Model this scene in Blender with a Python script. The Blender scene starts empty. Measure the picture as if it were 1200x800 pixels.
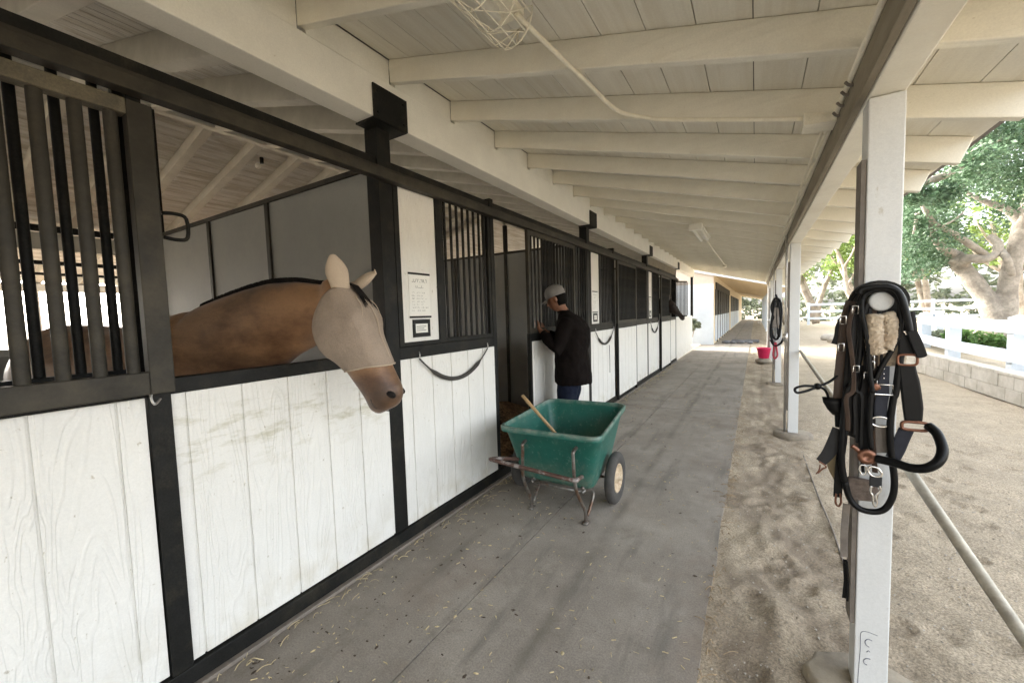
import bpy, bmesh, math, random
from mathutils import Vector, Matrix, noise as mn
random.seed(7)
sc = bpy.context.scene
COL = sc.collection
V = Vector
# ---------------------------------------------------------------- camera
F, YAW, PITCH, ROLL, CH = 469.65, -31.347, -3.756, -1.739, 1.5308
def cam_axes():
    y, p, r = [math.radians(a) for a in (YAW, PITCH, ROLL)]
    fw = V((math.sin(y)*math.cos(p), math.cos(y)*math.cos(p), math.sin(p)))
    rt = V((math.cos(y), -math.sin(y), 0)); up = rt.cross(fw)
    return rt*math.cos(r)+up*math.sin(r), -rt*math.sin(r)+up*math.cos(r), fw
RT, UP, FW = cam_axes()
cd = bpy.data.cameras.new('camera'); cam = bpy.data.objects.new('camera', cd); COL.objects.link(cam)
M = Matrix((( RT.x, UP.x, -FW.x, 0), (RT.y, UP.y, -FW.y, 0), (RT.z, UP.z, -FW.z, CH), (0,0,0,1)))
cam.matrix_world = M
cd.sensor_width = 36; cd.lens = F/1200*36; cd.clip_start = .05; cd.clip_end = 2000
sc.camera = cam
def at(px, py, ax, v):
    d = FW+RT*((px-600)/F)-UP*((py-400)/F); o = V((0,0,CH))
    return o+d*((v-o[ax])/d[ax])
# ---------------------------------------------------------------- materials
def mat(name, c, rough=.6, var=.15, scale=6, stretch=(1,1,1), bump=0, bscale=40, metal=0, c2=None, mix=(.45,.6), spec=.5, sheen=0, detail=6, mscale=None, bdist=.01, trans=0, fine=.04, fscale=130):
    m = bpy.data.materials.new(name); m.use_nodes = True
    nt = m.node_tree; N = nt.nodes; L = nt.links; b = N['Principled BSDF']
    b.inputs['Roughness'].default_value = rough; b.inputs['Metallic'].default_value = metal
    b.inputs['Specular IOR Level'].default_value = spec
    if sheen: b.inputs['Sheen Weight'].default_value = sheen
    tc = N.new('ShaderNodeTexCoord'); mp = N.new('ShaderNodeMapping'); mp.inputs['Scale'].default_value = stretch
    L.new(tc.outputs['Object'], mp.inputs['Vector'])
    n1 = N.new('ShaderNodeTexNoise'); n1.inputs['Scale'].default_value = scale; n1.inputs['Detail'].default_value = detail
    n1.inputs['Roughness'].default_value = .65
    L.new(mp.outputs[0], n1.inputs['Vector'])
    rp = N.new('ShaderNodeValToRGB'); e = rp.color_ramp.elements
    e[0].position = .3; e[1].position = .7
    e[0].color = (*[x*(1-var) for x in c], 1); e[1].color = (*[min(1,x*(1+var)) for x in c], 1)
    L.new(n1.outputs['Fac'], rp.inputs['Fac']); out = rp.outputs['Color']
    if c2:
        n2 = N.new('ShaderNodeTexNoise'); n2.inputs['Scale'].default_value = mscale or scale*.37; n2.inputs['Detail'].default_value = 8; n2.inputs['Roughness'].default_value = .7
        L.new(mp.outputs[0], n2.inputs['Vector'])
        r2 = N.new('ShaderNodeMapRange'); r2.inputs[1].default_value = mix[0]; r2.inputs[2].default_value = mix[1]
        L.new(n2.outputs['Fac'], r2.inputs[0])
        mx = N.new('ShaderNodeMix'); mx.data_type = 'RGBA'; L.new(r2.outputs[0], mx.inputs[0]); L.new(out, mx.inputs[6]); mx.inputs[7].default_value = (*c2, 1)
        out = mx.outputs[2]
    if fine:
        nf = N.new('ShaderNodeTexNoise'); nf.inputs['Scale'].default_value = fscale; nf.inputs['Detail'].default_value = 3; nf.inputs['Roughness'].default_value = .8
        L.new(tc.outputs['Object'], nf.inputs['Vector'])
        rf = N.new('ShaderNodeMapRange'); rf.inputs[1].default_value = .36; rf.inputs[2].default_value = .64; rf.inputs[3].default_value = 1-fine; rf.inputs[4].default_value = 1+fine
        L.new(nf.outputs['Fac'], rf.inputs[0])
        vm = N.new('ShaderNodeVectorMath'); vm.operation = 'SCALE'; L.new(out, vm.inputs[0]); L.new(rf.outputs[0], vm.inputs['Scale']); out = vm.outputs[0]
    L.new(out, b.inputs['Base Color'])
    if bump:
        nb = N.new('ShaderNodeTexNoise'); nb.inputs['Scale'].default_value = bscale; nb.inputs['Detail'].default_value = 8; nb.inputs['Roughness'].default_value = .7
        L.new(mp.outputs[0], nb.inputs['Vector'])
        bp_ = N.new('ShaderNodeBump'); bp_.inputs['Strength'].default_value = bump; bp_.inputs['Distance'].default_value = bdist
        L.new(nb.outputs['Fac'], bp_.inputs['Height']); L.new(bp_.outputs[0], b.inputs['Normal'])
    m['out'] = 0
    return m
def add_grain(m, scale=(9,9,.8), strength=.5, dist=.006, wscale=4, distort=7, axis='Y', tint=None):
    """raised wood grain, running along the local z of the mapping"""
    nt = m.node_tree; N = nt.nodes; L = nt.links; b = N['Principled BSDF']
    tc = N.new('ShaderNodeTexCoord'); mp = N.new('ShaderNodeMapping'); mp.inputs['Scale'].default_value = scale
    L.new(tc.outputs['Object'], mp.inputs['Vector'])
    w = N.new('ShaderNodeTexNoise'); w.inputs['Scale'].default_value = 1; w.inputs['Detail'].default_value = 2.5; w.inputs['Distortion'].default_value = .6
    L.new(mp.outputs[0], w.inputs['Vector'])
    mul = N.new('ShaderNodeMath'); mul.operation = 'MULTIPLY'; mul.inputs[1].default_value = wscale*6.28*2; L.new(w.outputs['Fac'], mul.inputs[0])
    sn = N.new('ShaderNodeMath'); sn.operation = 'SINE'; L.new(mul.outputs[0], sn.inputs[0])
    mr = N.new('ShaderNodeMapRange'); mr.inputs[1].default_value = -.2; mr.inputs[2].default_value = 1; L.new(sn.outputs[0], mr.inputs[0])
    old = b.inputs['Normal'].links[0].from_socket if b.inputs['Normal'].links else None
    bp_ = N.new('ShaderNodeBump'); bp_.inputs['Strength'].default_value = strength; bp_.inputs['Distance'].default_value = dist
    L.new(mr.outputs[0], bp_.inputs['Height'])
    if old: L.new(old, bp_.inputs['Normal'])
    L.new(bp_.outputs[0], b.inputs['Normal'])
def mix_layer(m, c, build, fac=1):
    """blend colour c over the base colour with the mask socket that build(nt) returns"""
    nt = m.node_tree; N = nt.nodes; L = nt.links; b = N['Principled BSDF']
    old = b.inputs['Base Color'].links[0].from_socket
    mk = build(nt)
    mu = N.new('ShaderNodeMath'); mu.operation = 'MULTIPLY'; mu.inputs[1].default_value = fac; L.new(mk, mu.inputs[0])
    mx = N.new('ShaderNodeMix'); mx.data_type = 'RGBA'; L.new(mu.outputs[0], mx.inputs[0]); L.new(old, mx.inputs[6]); mx.inputs[7].default_value = (*c, 1)
    L.new(mx.outputs[2], b.inputs['Base Color'])
def noise_mask(scale, lo, hi, stretch=(1,1,1), detail=6, loc=(0,0,0), rough=.6):
    def f(nt):
        N = nt.nodes; L = nt.links
        tc = N.new('ShaderNodeTexCoord'); mp = N.new('ShaderNodeMapping'); mp.inputs['Scale'].default_value = stretch; mp.inputs['Location'].default_value = loc
        L.new(tc.outputs['Object'], mp.inputs['Vector'])
        n = N.new('ShaderNodeTexNoise'); n.inputs['Scale'].default_value = scale; n.inputs['Detail'].default_value = detail; n.inputs['Roughness'].default_value = rough
        L.new(mp.outputs[0], n.inputs['Vector'])
        r = N.new('ShaderNodeMapRange'); r.inputs[1].default_value = lo; r.inputs[2].default_value = hi; L.new(n.outputs['Fac'], r.inputs[0])
        return r.outputs[0]
    return f
def zband(z0, z1, z2, z3, other=None, axis='Z'):
    """1 between z1 and z2, fading out to z0 and z3"""
    def f(nt):
        N = nt.nodes; L = nt.links
        tc = N.new('ShaderNodeTexCoord'); sp = N.new('ShaderNodeSeparateXYZ'); L.new(tc.outputs['Object'], sp.inputs[0])
        a = N.new('ShaderNodeMapRange'); a.inputs[1].default_value = z0; a.inputs[2].default_value = z1; L.new(sp.outputs[axis], a.inputs[0])
        c = N.new('ShaderNodeMapRange'); c.inputs[1].default_value = z3; c.inputs[2].default_value = z2; L.new(sp.outputs[axis], c.inputs[0])
        mu = N.new('ShaderNodeMath'); mu.operation = 'MULTIPLY'; L.new(a.outputs[0], mu.inputs[0]); L.new(c.outputs[0], mu.inputs[1])
        o = mu.outputs[0]
        if other:
            m2 = N.new('ShaderNodeMath'); m2.operation = 'MULTIPLY'; L.new(o, m2.inputs[0]); L.new(other(nt), m2.inputs[1]); o = m2.outputs[0]
        return o
    return f
MT = {}
W_ = -2.044
MT['siding'] = mat('white_siding', (.72,.705,.66), .55, .04, 3, bump=.25, bscale=60, bdist=.003)
add_grain(MT['siding'], (8,8,1.1), .5, .0035, 6.5)
mix_layer(MT['siding'], (.50,.47,.40), noise_mask(14, .60, .72, (1,1,.25), detail=10, rough=.75), .5)
mix_layer(MT['siding'], (.36,.31,.22), noise_mask(38, .66, .72, (1,1,.7)), .75)
mix_layer(MT['siding'], (.50,.45,.34), zband(-.1,-.05,.14,.42, noise_mask(7,.42,.7)), .55)
MT['siding_stained'] = MT['siding'].copy(); MT['siding_stained'].name = 'stained_siding'
mix_layer(MT['siding_stained'], (.36,.33,.20), zband(.78,.95,1.08,1.24, noise_mask(5, .5, .66, (.5,1.0,3.6), loc=(3,1.3,.35), detail=9, rough=.7)), .6)
MT['paint'] = mat('cream_paint', (.82,.79,.69), .6, .06, 4, bump=.35, bscale=50, bdist=.004)
add_grain(MT['paint'], (.5,6,6), .35, .003, 2)
mix_layer(MT['paint'], (.40,.33,.22), noise_mask(30, .68, .74, (1,1,1)), .5)
mix_layer(MT['paint'], (.62,.55,.41), noise_mask(2.2, .5, .75), .4)
MT['beam'] = mat('beam_paint', (.84,.82,.74), .6, .05, 4, bump=.35, bscale=55, bdist=.004)
mix_layer(MT['beam'], (.50,.42,.30), noise_mask(26, .69, .74), .5)
MT['board'] = mat('ceiling_paint', (.82,.79,.70), .6, .04, 3, (8,.35,8), bump=.35, bscale=40, bdist=.004, c2=(.76,.72,.62), mscale=2)
MT['board_old'] = mat('old_ceiling_boards', (.64,.645,.63), .75, .10, 3, (4,.5,4), bump=.6, bscale=30, bdist=.006, c2=(.47,.455,.41), mscale=2.5)
MT['rafter_old'] = mat('old_rafter_paint', (.50,.49,.44), .7, .12, 5, bump=.3)
MT['post'] = mat('post_paint', (.66,.665,.65), .5, .04, 5, bump=.35, bscale=45, bdist=.004)
mix_layer(MT['post'], (.42,.38,.30), noise_mask(20, .67, .72, (1,1,.4)), .6)
MT['seam'] = mat('dark_gap', (.08,.07,.055), .9, .1)
MT['steel'] = mat('dark_steel', (.0115,.0115,.0105), .5, .3, 9, bump=.25, bscale=70, bdist=.002, spec=.16, c2=(.035,.031,.022), mix=(.5,.75), fine=.25, mscale=5)
MT['steel2'] = mat('dusty_steel', (.034,.031,.025), .55, .3, 9, bump=.25, bscale=70, bdist=.002, spec=.2, c2=(.075,.064,.046), mix=(.45,.8), mscale=4)
MT['grey'] = mat('grey_partition', (.24,.24,.225), .6, .08, 2.5, c2=(.27,.265,.24), mscale=1.2, bump=.1)
MT['roof'] = mat('shingles', (.22,.20,.19), .9, .2, 30, bump=.4)
MT['concrete'] = mat('concrete', (.295,.264,.222), .85, .15, 4, fine=.20, fscale=120, bump=.55, bscale=70, bdist=.004, c2=(.215,.19,.158), mix=(.42,.66), mscale=1.6, detail=10)
mix_layer(MT['concrete'], (.085,.075,.06), noise_mask(26, .66, .71), .8)
mix_layer(MT['concrete'], (.30,.28,.24), noise_mask(60, .67, .72), .5)
mix_layer(MT['concrete'], (.115,.105,.088), noise_mask(3.5, .54, .68, (1.8,.25,1)), .5)
mix_layer(MT['concrete'], (.10,.088,.068), zband(-.93,-.88,-.87,-.82, noise_mask(2.2,.36,.6,(1,1,1)), axis='X'), .55)
mix_layer(MT['concrete'], (.15,.13,.10), noise_mask(5, .54, .66, detail=14, rough=.8), .55)
mix_layer(MT['concrete'], (.33,.29,.24), noise_mask(7, .56, .70, detail=14, rough=.85, loc=(7,3,0)), .4)
mix_layer(MT['concrete'], (.17,.12,.085), noise_mask(1.3, .55, .70, detail=6, loc=(2,9,0)), .45)
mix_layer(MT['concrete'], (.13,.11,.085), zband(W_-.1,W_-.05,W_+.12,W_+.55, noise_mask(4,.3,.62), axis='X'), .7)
MT['sand'] = mat('sand', (.39,.325,.235), .95, .2, 14, fine=.42, fscale=95, bump=1, bscale=80, bdist=.012, c2=(.48,.40,.29), mix=(.4,.65), mscale=2.2, detail=12)
mix_layer(MT['sand'], (.15,.115,.08), noise_mask(7, .58, .72, detail=14, rough=.75), .35)
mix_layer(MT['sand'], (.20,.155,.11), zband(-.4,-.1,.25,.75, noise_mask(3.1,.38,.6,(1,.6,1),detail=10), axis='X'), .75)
mix_layer(MT['sand'], (.52,.46,.37), noise_mask(110, .66, .70), .7)
mix_layer(MT['sand'], (.11,.09,.065), noise_mask(90, .66, .71, loc=(4,2,0)), .7)
MT['bedding'] = mat('bedding', (.30,.19,.10), .95, .4, 40, bump=1, bscale=60, bdist=.03, c2=(.14,.085,.045), fine=.5, fscale=45)
MT['straw'] = mat('straw', (.52,.42,.24), .8, .25, 20)
MT['block'] = mat('block_wall', (.50,.47,.41), .85, .1, 8, bump=.5, bscale=50, c2=(.40,.37,.31))
MT['shaded_whitewash'] = mat('shade_tinted_white', (.52,.57,.62), .5, .05, 6, bump=.1)  # white paint with tree shade mixed into the colour, darker and bluer
MT['footing'] = mat('footing_concrete', (.34,.295,.225), .9, .15, 8, bump=.6, bscale=40, c2=(.22,.19,.15))
MT['conduit'] = mat('painted_conduit', (.85,.80,.66), .5, .08, 20)
MT['conduit_grey'] = mat('grey_conduit', (.40,.38,.33), .4, .1, 20, metal=.4)
MT['metal'] = mat('galvanised', (.55,.53,.50), .35, .15, 30, metal=.8)
MT['pipe'] = mat('weathered_rail', (.42,.385,.31), .5, .25, 25, metal=.3, bump=.2)
MT['rust'] = mat('rusty_handle', (.09,.05,.038), .5, .4, 25, metal=.3, bump=.3, c2=(.30,.27,.25), mix=(.5,.6))
MT['tub'] = mat('green_plastic', (.010,.105,.078), .42, .15, 8, bump=.15, bscale=30, c2=(.035,.115,.09), mix=(.5,.72), mscale=3)
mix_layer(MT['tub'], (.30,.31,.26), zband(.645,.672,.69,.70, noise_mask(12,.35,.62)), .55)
mix_layer(MT['tub'], (.16,.19,.15), noise_mask(16,.60,.74,(1,1,.5)), .5)
mix_layer(MT['tub'], (.22,.21,.16), zband(.1,.15,.28,.46, noise_mask(9,.42,.66, detail=10, rough=.75)), .6)
mix_layer(MT['tub'], (.14,.24,.20), noise_mask(40,.60,.66,(1,.2,1)), .45)
MT['tubframe'] = mat('cart_frame', (.20,.19,.17), .4, .3, 20, metal=.6, c2=(.14,.08,.05))
MT['tyre'] = mat('tyre_rubber', (.05,.046,.041), .8, .2, 20, bump=.3)
MT['wheelrim'] = mat('dirty_rim', (.55,.44,.30), .6, .2, 20, c2=(.30,.17,.08))
MT['wood'] = mat('bare_wood', (.42,.27,.13), .6, .2, 8, (1,1,1), bump=.2)
MT['black'] = mat('black_leather', (.004,.004,.0042), .40, .3, 30, spec=.2, bump=.3, bscale=90, bdist=.002)
MT['webbing'] = mat('black_webbing', (.012,.012,.012), .7, .3, 60, bump=.4, bscale=200, bdist=.002)
MT['navy'] = mat('navy_webbing', (.006,.008,.018), .6, .2, 60, bump=.3, bscale=150)
MT['brown'] = mat('brown_leather', (.05,.027,.015), .5, .3, 20, bump=.3)
MT['greyleather'] = mat('worn_grey_leather', (.17,.145,.12), .6, .25, 20, bump=.3)
MT['fleece'] = mat('sheepskin', (.64,.52,.37), .95, .2, 40, bump=1, bscale=120, bdist=.012, c2=(.48,.36,.24), sheen=.3)
MT['copper'] = mat('copper_buckle', (.20,.095,.06), .38, .25, 60, metal=.75)
MT['silver'] = mat('steel_buckle', (.70,.68,.64), .25, .1, 20, metal=.9)
MT['horse'] = mat('bay_coat', (.25,.132,.060), .45, .22, 5, (1,1,2), bump=.2, bscale=160, bdist=.004, c2=(.10,.045,.02), mix=(.42,.62), mscale=2.2, fine=.14, fscale=220, sheen=.1)
mix_layer(MT['horse'], (.020,.013,.010), zband(-1,-.5,1.165,1.275, noise_mask(6,.3,.6)), .7)
mix_layer(MT['horse'], (.035,.017,.010), zband(1.62,1.80,2,3, noise_mask(4,.35,.6)), .6)
MT['horse_dark'] = mat('dark_coat', (.022,.012,.008), .5, .3, 6)
MT['muzzle'] = mat('dark_muzzle', (.045,.03,.024), .6, .3, 20, bump=.2)
MT['mane'] = mat('black_hair', (.008,.006,.005), .6, .3, 60, (1,1,1), spec=.2, bump=.5, bscale=150)
MT['mask'] = mat('fly_mask', (.30,.235,.18), .8, .12, 9, bump=.8, bscale=11, bdist=.018, fine=.22, fscale=420)
MT['maskear'] = mat('fly_mask_ear', (.42,.335,.25), .8, .07, 9, bump=.3, bscale=300, bdist=.002)
MT['skin'] = mat('skin', (.20,.09,.05), .5, .1, 10)
MT['shirt'] = mat('black_shirt', (.0065,.0045,.0038), .9, .2, 12, spec=.1, bump=.2, bscale=30)
MT['jeans'] = mat('navy_jeans', (.007,.010,.022), .8, .3, 14, bump=.3, bscale=40, c2=(.014,.018,.032), spec=.1)
MT['cap'] = mat('grey_cap', (.17,.16,.15), .8, .1, 20, bump=.2)
MT['hair'] = mat('dark_hair', (.004,.0035,.003), .8, .3, 60, bump=.5, spec=.1)
MT['boot'] = mat('brown_boot', (.05,.035,.025), .6, .3, 20)
MT['paper'] = mat('paper', (.78,.77,.72), .6, .02, 6)
MT['ink'] = mat('ink', (.04,.04,.04), .6, .1)
MT['pink'] = mat('pink_plastic', (.75,.03,.13), .4, .08, 8)
MT['redrope'] = mat('red_rope', (.35,.03,.05), .7, .2, 60)
MT['bark'] = mat('oak_bark', (.33,.29,.24), .9, .25, 12, bump=.9, bscale=20, bdist=.03, c2=(.22,.19,.155))
MT['bark2'] = mat('pale_bark', (.36,.31,.25), .9, .2, 5, bump=.5, c2=(.2,.16,.12))
def leafmat(name, c, c2):
    m = mat(name, c, .55, .35, 4, c2=c2, mscale=2.4, mix=(.42,.6), fine=.35, fscale=9)
    b = m.node_tree.nodes['Principled BSDF']; nt = m.node_tree
    tr = nt.nodes.new('ShaderNodeBsdfTranslucent'); ad = nt.nodes.new('ShaderNodeMixShader'); ad.inputs[0].default_value = .35
    src = b.inputs['Base Color'].links[0].from_socket
    nt.links.new(src, tr.inputs['Color'])
    o = nt.nodes['Material Output']; nt.links.new(b.outputs[0], ad.inputs[1]); nt.links.new(tr.outputs[0], ad.inputs[2]); nt.links.new(ad.outputs[0], o.inputs['Surface'])
    return m
MT['oakleaf'] = leafmat('oak_leaves', (.05,.098,.045), (.125,.20,.115))
MT['lime'] = leafmat('lime_leaves', (.16,.24,.05), (.22,.30,.09))
MT['shrubleaf'] = leafmat('shrub_leaves', (.10,.19,.045), (.06,.13,.03))
MT['hazed_sageleaf'] = leafmat('hazed_sage_leaves', (.22,.25,.17), (.14,.17,.11))  # grey green, paled in the colour itself to stand in for distance haze
MT['stone'] = mat('pale_stone', (.45,.41,.35), .9, .2, 5, bump=.5)
MT['lampwhite'] = mat('lamp_tube', (.8,.78,.7), .4, .03)
MT['bulb'] = mat('lit_lamp', (.9,.85,.7), .4, .02)
MT['peach'] = mat('peach_paint', (.72,.60,.42), .6, .06, 4)
MT['pinkroof'] = mat('pinkish_gable', (.50,.43,.36), .8, .08, 5)
MT['pallet'] = mat('grey_mat', (.16,.16,.17), .8, .2, 8)
# ---------------------------------------------------------------- objects
def tag(o, label=None, cat=None, group=None, kind=None):
    if label: o['label'] = label
    if cat: o['category'] = cat
    if group: o['group'] = group
    if kind: o['kind'] = kind
    return o
def empty(name, loc=(0,0,0), label=None, cat=None, group=None):
    o = bpy.data.objects.new(name, None); COL.objects.link(o); o.location = loc
    o.empty_display_size = .05
    return tag(o, label, cat, group)
class MB:
    def __init__(s): s.v = []; s.f = []; s.mi = []; s.cur = 0
    def add(s, vs, fs):
        n = len(s.v); s.v += [tuple(x) for x in vs]; s.f += [tuple(i+n for i in f) for f in fs]; s.mi += [s.cur]*len(fs); return s
    def box(s, x0, x1, y0, y1, z0, z1):
        return s.obox([(x0,y0,z0),(x1,y0,z0),(x1,y1,z0),(x0,y1,z0)], [(x0,y0,z1),(x1,y0,z1),(x1,y1,z1),(x0,y1,z1)])
    def obox(s, lo, hi):
        return s.add(list(lo)+list(hi), [(3,2,1,0),(4,5,6,7),(0,1,5,4),(1,2,6,5),(2,3,7,6),(3,0,4,7)])
    def tube(s, pts, r, n=10, cap=True, flat=None):
        pts = [V(p) for p in pts]; rs = r if isinstance(r, (list,tuple)) else [r]*len(pts)
        vs = []; up = None
        for i, p in enumerate(pts):
            t = (pts[min(i+1,len(pts)-1)]-pts[max(i-1,0)])
            t = t.normalized() if t.length > 1e-9 else V((0,0,1))
            if up is None: up = V((0,0,1)) if abs(t.z) < .9 else V((0,1,0))
            a = t.cross(up)
            if a.length < 1e-6: a = t.cross(V((1,0,0)))
            a.normalize(); b = a.cross(t).normalized(); up = b
            for k in range(n):
                th = 2*math.pi*k/n; vs.append(p+(a*math.cos(th)+b*math.sin(th))*rs[i])
        fs = []
        for i in range(len(pts)-1):
            for k in range(n):
                k2 = (k+1)%n; fs.append((i*n+k, i*n+k2, (i+1)*n+k2, (i+1)*n+k))
        if cap: fs.append(tuple(range(n))[::-1]); fs.append(tuple((len(pts)-1)*n+k for k in range(n)))
        return s.add(vs, fs)
    def strap(s, pts, w, th, nrm=V((0,-1,0))):
        """flat strap along pts, its broad side facing nrm"""
        pts = [V(p) for p in pts]; vs = []; wl = list(w) if isinstance(w, (list,tuple)) else [w, w]; ws = []
        for i in range(len(pts)):
            u = i/max(1,len(pts)-1)*(len(wl)-1); k = min(int(u), len(wl)-2); ws.append(wl[k]+(wl[k+1]-wl[k])*(u-k))
        for i, p in enumerate(pts):
            t = (pts[min(i+1,len(pts)-1)]-pts[max(i-1,0)]).normalized()
            side = t.cross(nrm); side = side.normalized() if side.length > 1e-5 else V((1,0,0)); n2 = side.cross(t).normalized()
            h = ws[i]/2
            for a, b in ((-1,-.6),(-.8,-1),(.8,-1),(1,-.6),(1,.6),(.8,1),(-.8,1),(-1,.6)):
                vs.append(p+side*a*h+n2*b*th/2)
        fs = []; n = 8
        for i in range(len(pts)-1):
            for k in range(n):
                k2 = (k+1)%n; fs.append((i*n+k, i*n+k2, (i+1)*n+k2, (i+1)*n+k))
        fs.append(tuple(range(n))[::-1]); fs.append(tuple((len(pts)-1)*n+k for k in range(n)))
        return s.add(vs, fs)
    def rings(s, rings, cap=True):
        n = len(rings[0]); vs = [p for r in rings for p in r]; fs = []
        for i in range(len(rings)-1):
            for k in range(n):
                k2 = (k+1)%n; fs.append((i*n+k, i*n+k2, (i+1)*n+k2, (i+1)*n+k))
        if cap: fs.append(tuple(range(n))[::-1]); fs.append(tuple((len(rings)-1)*n+k for k in range(n)))
        return s.add(vs, fs)
    nocap = False
    def lathe(s, c, axis, prof, n=24):
        """prof: (distance along axis, radius)"""
        axis = V(axis).normalized(); a = axis.orthogonal().normalized(); b = axis.cross(a)
        rs = [[V(c)+axis*h+(a*math.cos(2*math.pi*k/n)+b*math.sin(2*math.pi*k/n))*max(r,1e-4) for k in range(n)] for h, r in prof]
        return s.rings(rs, cap=not s.nocap)
    def blob(s, c, r, sq=(1,1,1), seg=10, amp=0, seed=0):
        rs = []
        for i in range(seg+1):
            ph = math.pi*i/seg; row = []
            for k in range(seg*2):
                th = math.pi*k/seg; d = V((math.sin(ph)*math.cos(th), math.sin(ph)*math.sin(th), math.cos(ph)))
                rr = r*(1+amp*mn.noise(d*1.7+V((seed,seed*.3,0))))
                row.append(V(c)+V((d.x*sq[0],d.y*sq[1],d.z*sq[2]))*max(rr,1e-4))
            rs.append(row)
        return s.rings(rs)
    def build(s, name, material, parent=None, smooth=False, bevel=0, wob=0):
        me = bpy.data.meshes.new(name); me.from_pydata(s.v, [], s.f)
        mats = material if isinstance(material, (list,tuple)) else [material]
        for m in mats: me.materials.append(m)
        bm = bmesh.new(); bm.from_mesh(me)
        for f, i in zip(bm.faces, s.mi): f.material_index = i
        bmesh.ops.recalc_face_normals(bm, faces=bm.faces)
        for f in bm.faces: f.smooth = smooth
        bm.to_mesh(me); bm.free()
        o = bpy.data.objects.new(name, me); COL.objects.link(o)
        if parent is not None:
            o.parent = parent
            # vertices are in world space; the parent sits at its base
            p = parent; off = V((0,0,0))
            while p is not None: off += p.location; p = p.parent
            for v in me.vertices: v.co -= off
        if bevel:
            b = o.modifiers.new('bevel', 'BEVEL'); b.width = bevel; b.segments = 2; b.limit_method = 'ANGLE'; b.angle_limit = math.radians(40)
        return o
def spline(pts, n=8, closed=False):
    P = [V(p) for p in pts]; out = []
    m = len(P); rng = range(m if closed else m-1)
    for i in rng:
        p0 = P[(i-1)%m] if closed or i > 0 else P[i]; p1 = P[i]; p2 = P[(i+1)%m]; p3 = P[(i+2)%m] if closed or i+2 < m else P[min(i+1,m-1)]
        for k in range(n):
            t = k/n
            out.append(.5*((2*p1)+(p2-p0)*t+(2*p0-5*p1+4*p2-p3)*t*t+(3*p1-p0-3*p2+p3)*t**3))
    out.append(P[0] if closed else P[-1])
    return out
U = 3.66; Y1 = 1.848; W = -2.044
SL = .265
def rz(x):   # underside of the porch-side rafters
    return 3.01-SL*(x+1.95)
RX = -5.7
def rzb(x):  # other slope
    return 3.01-SL*(RX+1.95)-SL*(RX-x)
RD = .14
# ================================================================ GROUND
def gridx(lo, hi, fine_lo, fine_hi, step, grow=1.35):
    xs = []; x = fine_lo
    while x < fine_hi: xs.append(x); x += step
    xs.append(fine_hi); s = step; x = fine_hi
    while x < hi: s *= grow; x = min(hi, x+s); xs.append(x)
    s = step; x = fine_lo; left = []
    while x > lo: s *= grow; x = max(lo, x-s); left.append(x)
    return left[::-1]+xs
PR = random.Random(44); prints = []
for _ in range(90): prints.append((PR.uniform(.55,3.2), PR.uniform(1.2,6.4), PR.uniform(0,6.28), PR.uniform(.055,.07)))
for _ in range(10): prints.append((PR.uniform(-.02,.35), PR.uniform(1.2,5), PR.uniform(0,6.28), .06))
def sandz(x, y):
    if x < -.30: return -.10
    hp = 0
    if y < 6.6 and x < 3.4:
        for hx, hy, ha, hr in prints:
            dx, dy = x-hx, y-hy
            if abs(dx) < .12 and abs(dy) < .12:
                d = math.hypot(dx, dy)/hr
                if d < 1.7: hp += (-.016 if d < .8 else -.020*(1-(d-.8)/.25) if d < 1.05 else .007*(1-(d-1.05)/.65))
    return sandz0(x, y)+hp
def sandz0(x, y):
    k_ = 1+1.9*max(0, 1-abs(x-.12)/.55)
    n = mn.noise(V((x*1.3, y*1.1, 0)))*.022+mn.noise(V((x*4.5, y*3.5, 3)))*.016*k_+mn.noise(V((x*13, y*12, 7)))*.009*k_
    n += (1-abs(mn.noise(V((x*2.2, y*1.6, 9))))*6)*.004
    edge = min(1, max(0, (x+.16)/.25))
    z = -.014+n*(.4+.6*edge)
    if x > 1.2: z -= min(.03, (x-1.2)*.03)
    # ruts worn in the yard
    z += .012*math.sin(x*9+mn.noise(V((x, y*.5, 5)))*3)*min(1, max(0, (x-.9)))*.6
    return z
xs = gridx(-400, 400, -.2, 3.4, .024); ys = gridx(-60, 900, .8, 6.5, .024)
mb = MB()
nx, ny = len(xs), len(ys)
mb.v = [(x, y, sandz(x, y) if abs(x) < 30 and y < 60 and y > -10 else (-.12 if x < -.16 else -.03)) for y in ys for x in xs]
mb.f = [(j*nx+i, j*nx+i+1, (j+1)*nx+i+1, (j+1)*nx+i) for j in range(ny-1) for i in range(nx-1)]; mb.mi = [0]*len(mb.f)
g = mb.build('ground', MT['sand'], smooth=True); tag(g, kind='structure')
# concrete aisle: slabs with joints
mb = MB(); js = [-6, 6.55, 12.8, 19.2, 26, 33, 40, 50, 60]
E_ = -.197
for a, b in zip(js[:-1], js[1:]):
    for (x0, x1) in ((W-.02, -1.306), (-1.30, E_)):
        def ed(y): return E_+mn.noise(V((0, y*2.1, 0)))*.012+mn.noise(V((0, y*11, 4)))*.006
        n = int((b-a)/.12) if x1 == E_ and a < 20 else 1
        for i in range(n):
            ya = a+.011+(b-a-.022)*i/n; yb = a+.011+(b-a-.022)*(i+1)/n
            xa = ed(ya) if x1 == E_ else x1; xb = ed(yb) if x1 == E_ else x1
            top = [(x0,ya,0),(xa,ya,0),(xb,yb,0),(x0,yb,0)]
            lo = [(p[0],p[1],-.09) for p in top]
            k = len(mb.v); mb.v += lo+top
            mb.f += [(k+4,k+5,k+6,k+7),(k+1,k+2,k+6,k+5)]; mb.mi += [0,0]
            if i == 0: mb.f.append((k,k+1,k+5,k+4)); mb.mi.append(0)
            if i == n-1: mb.f.append((k+2,k+3,k+7,k+6)); mb.mi.append(0)
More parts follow.
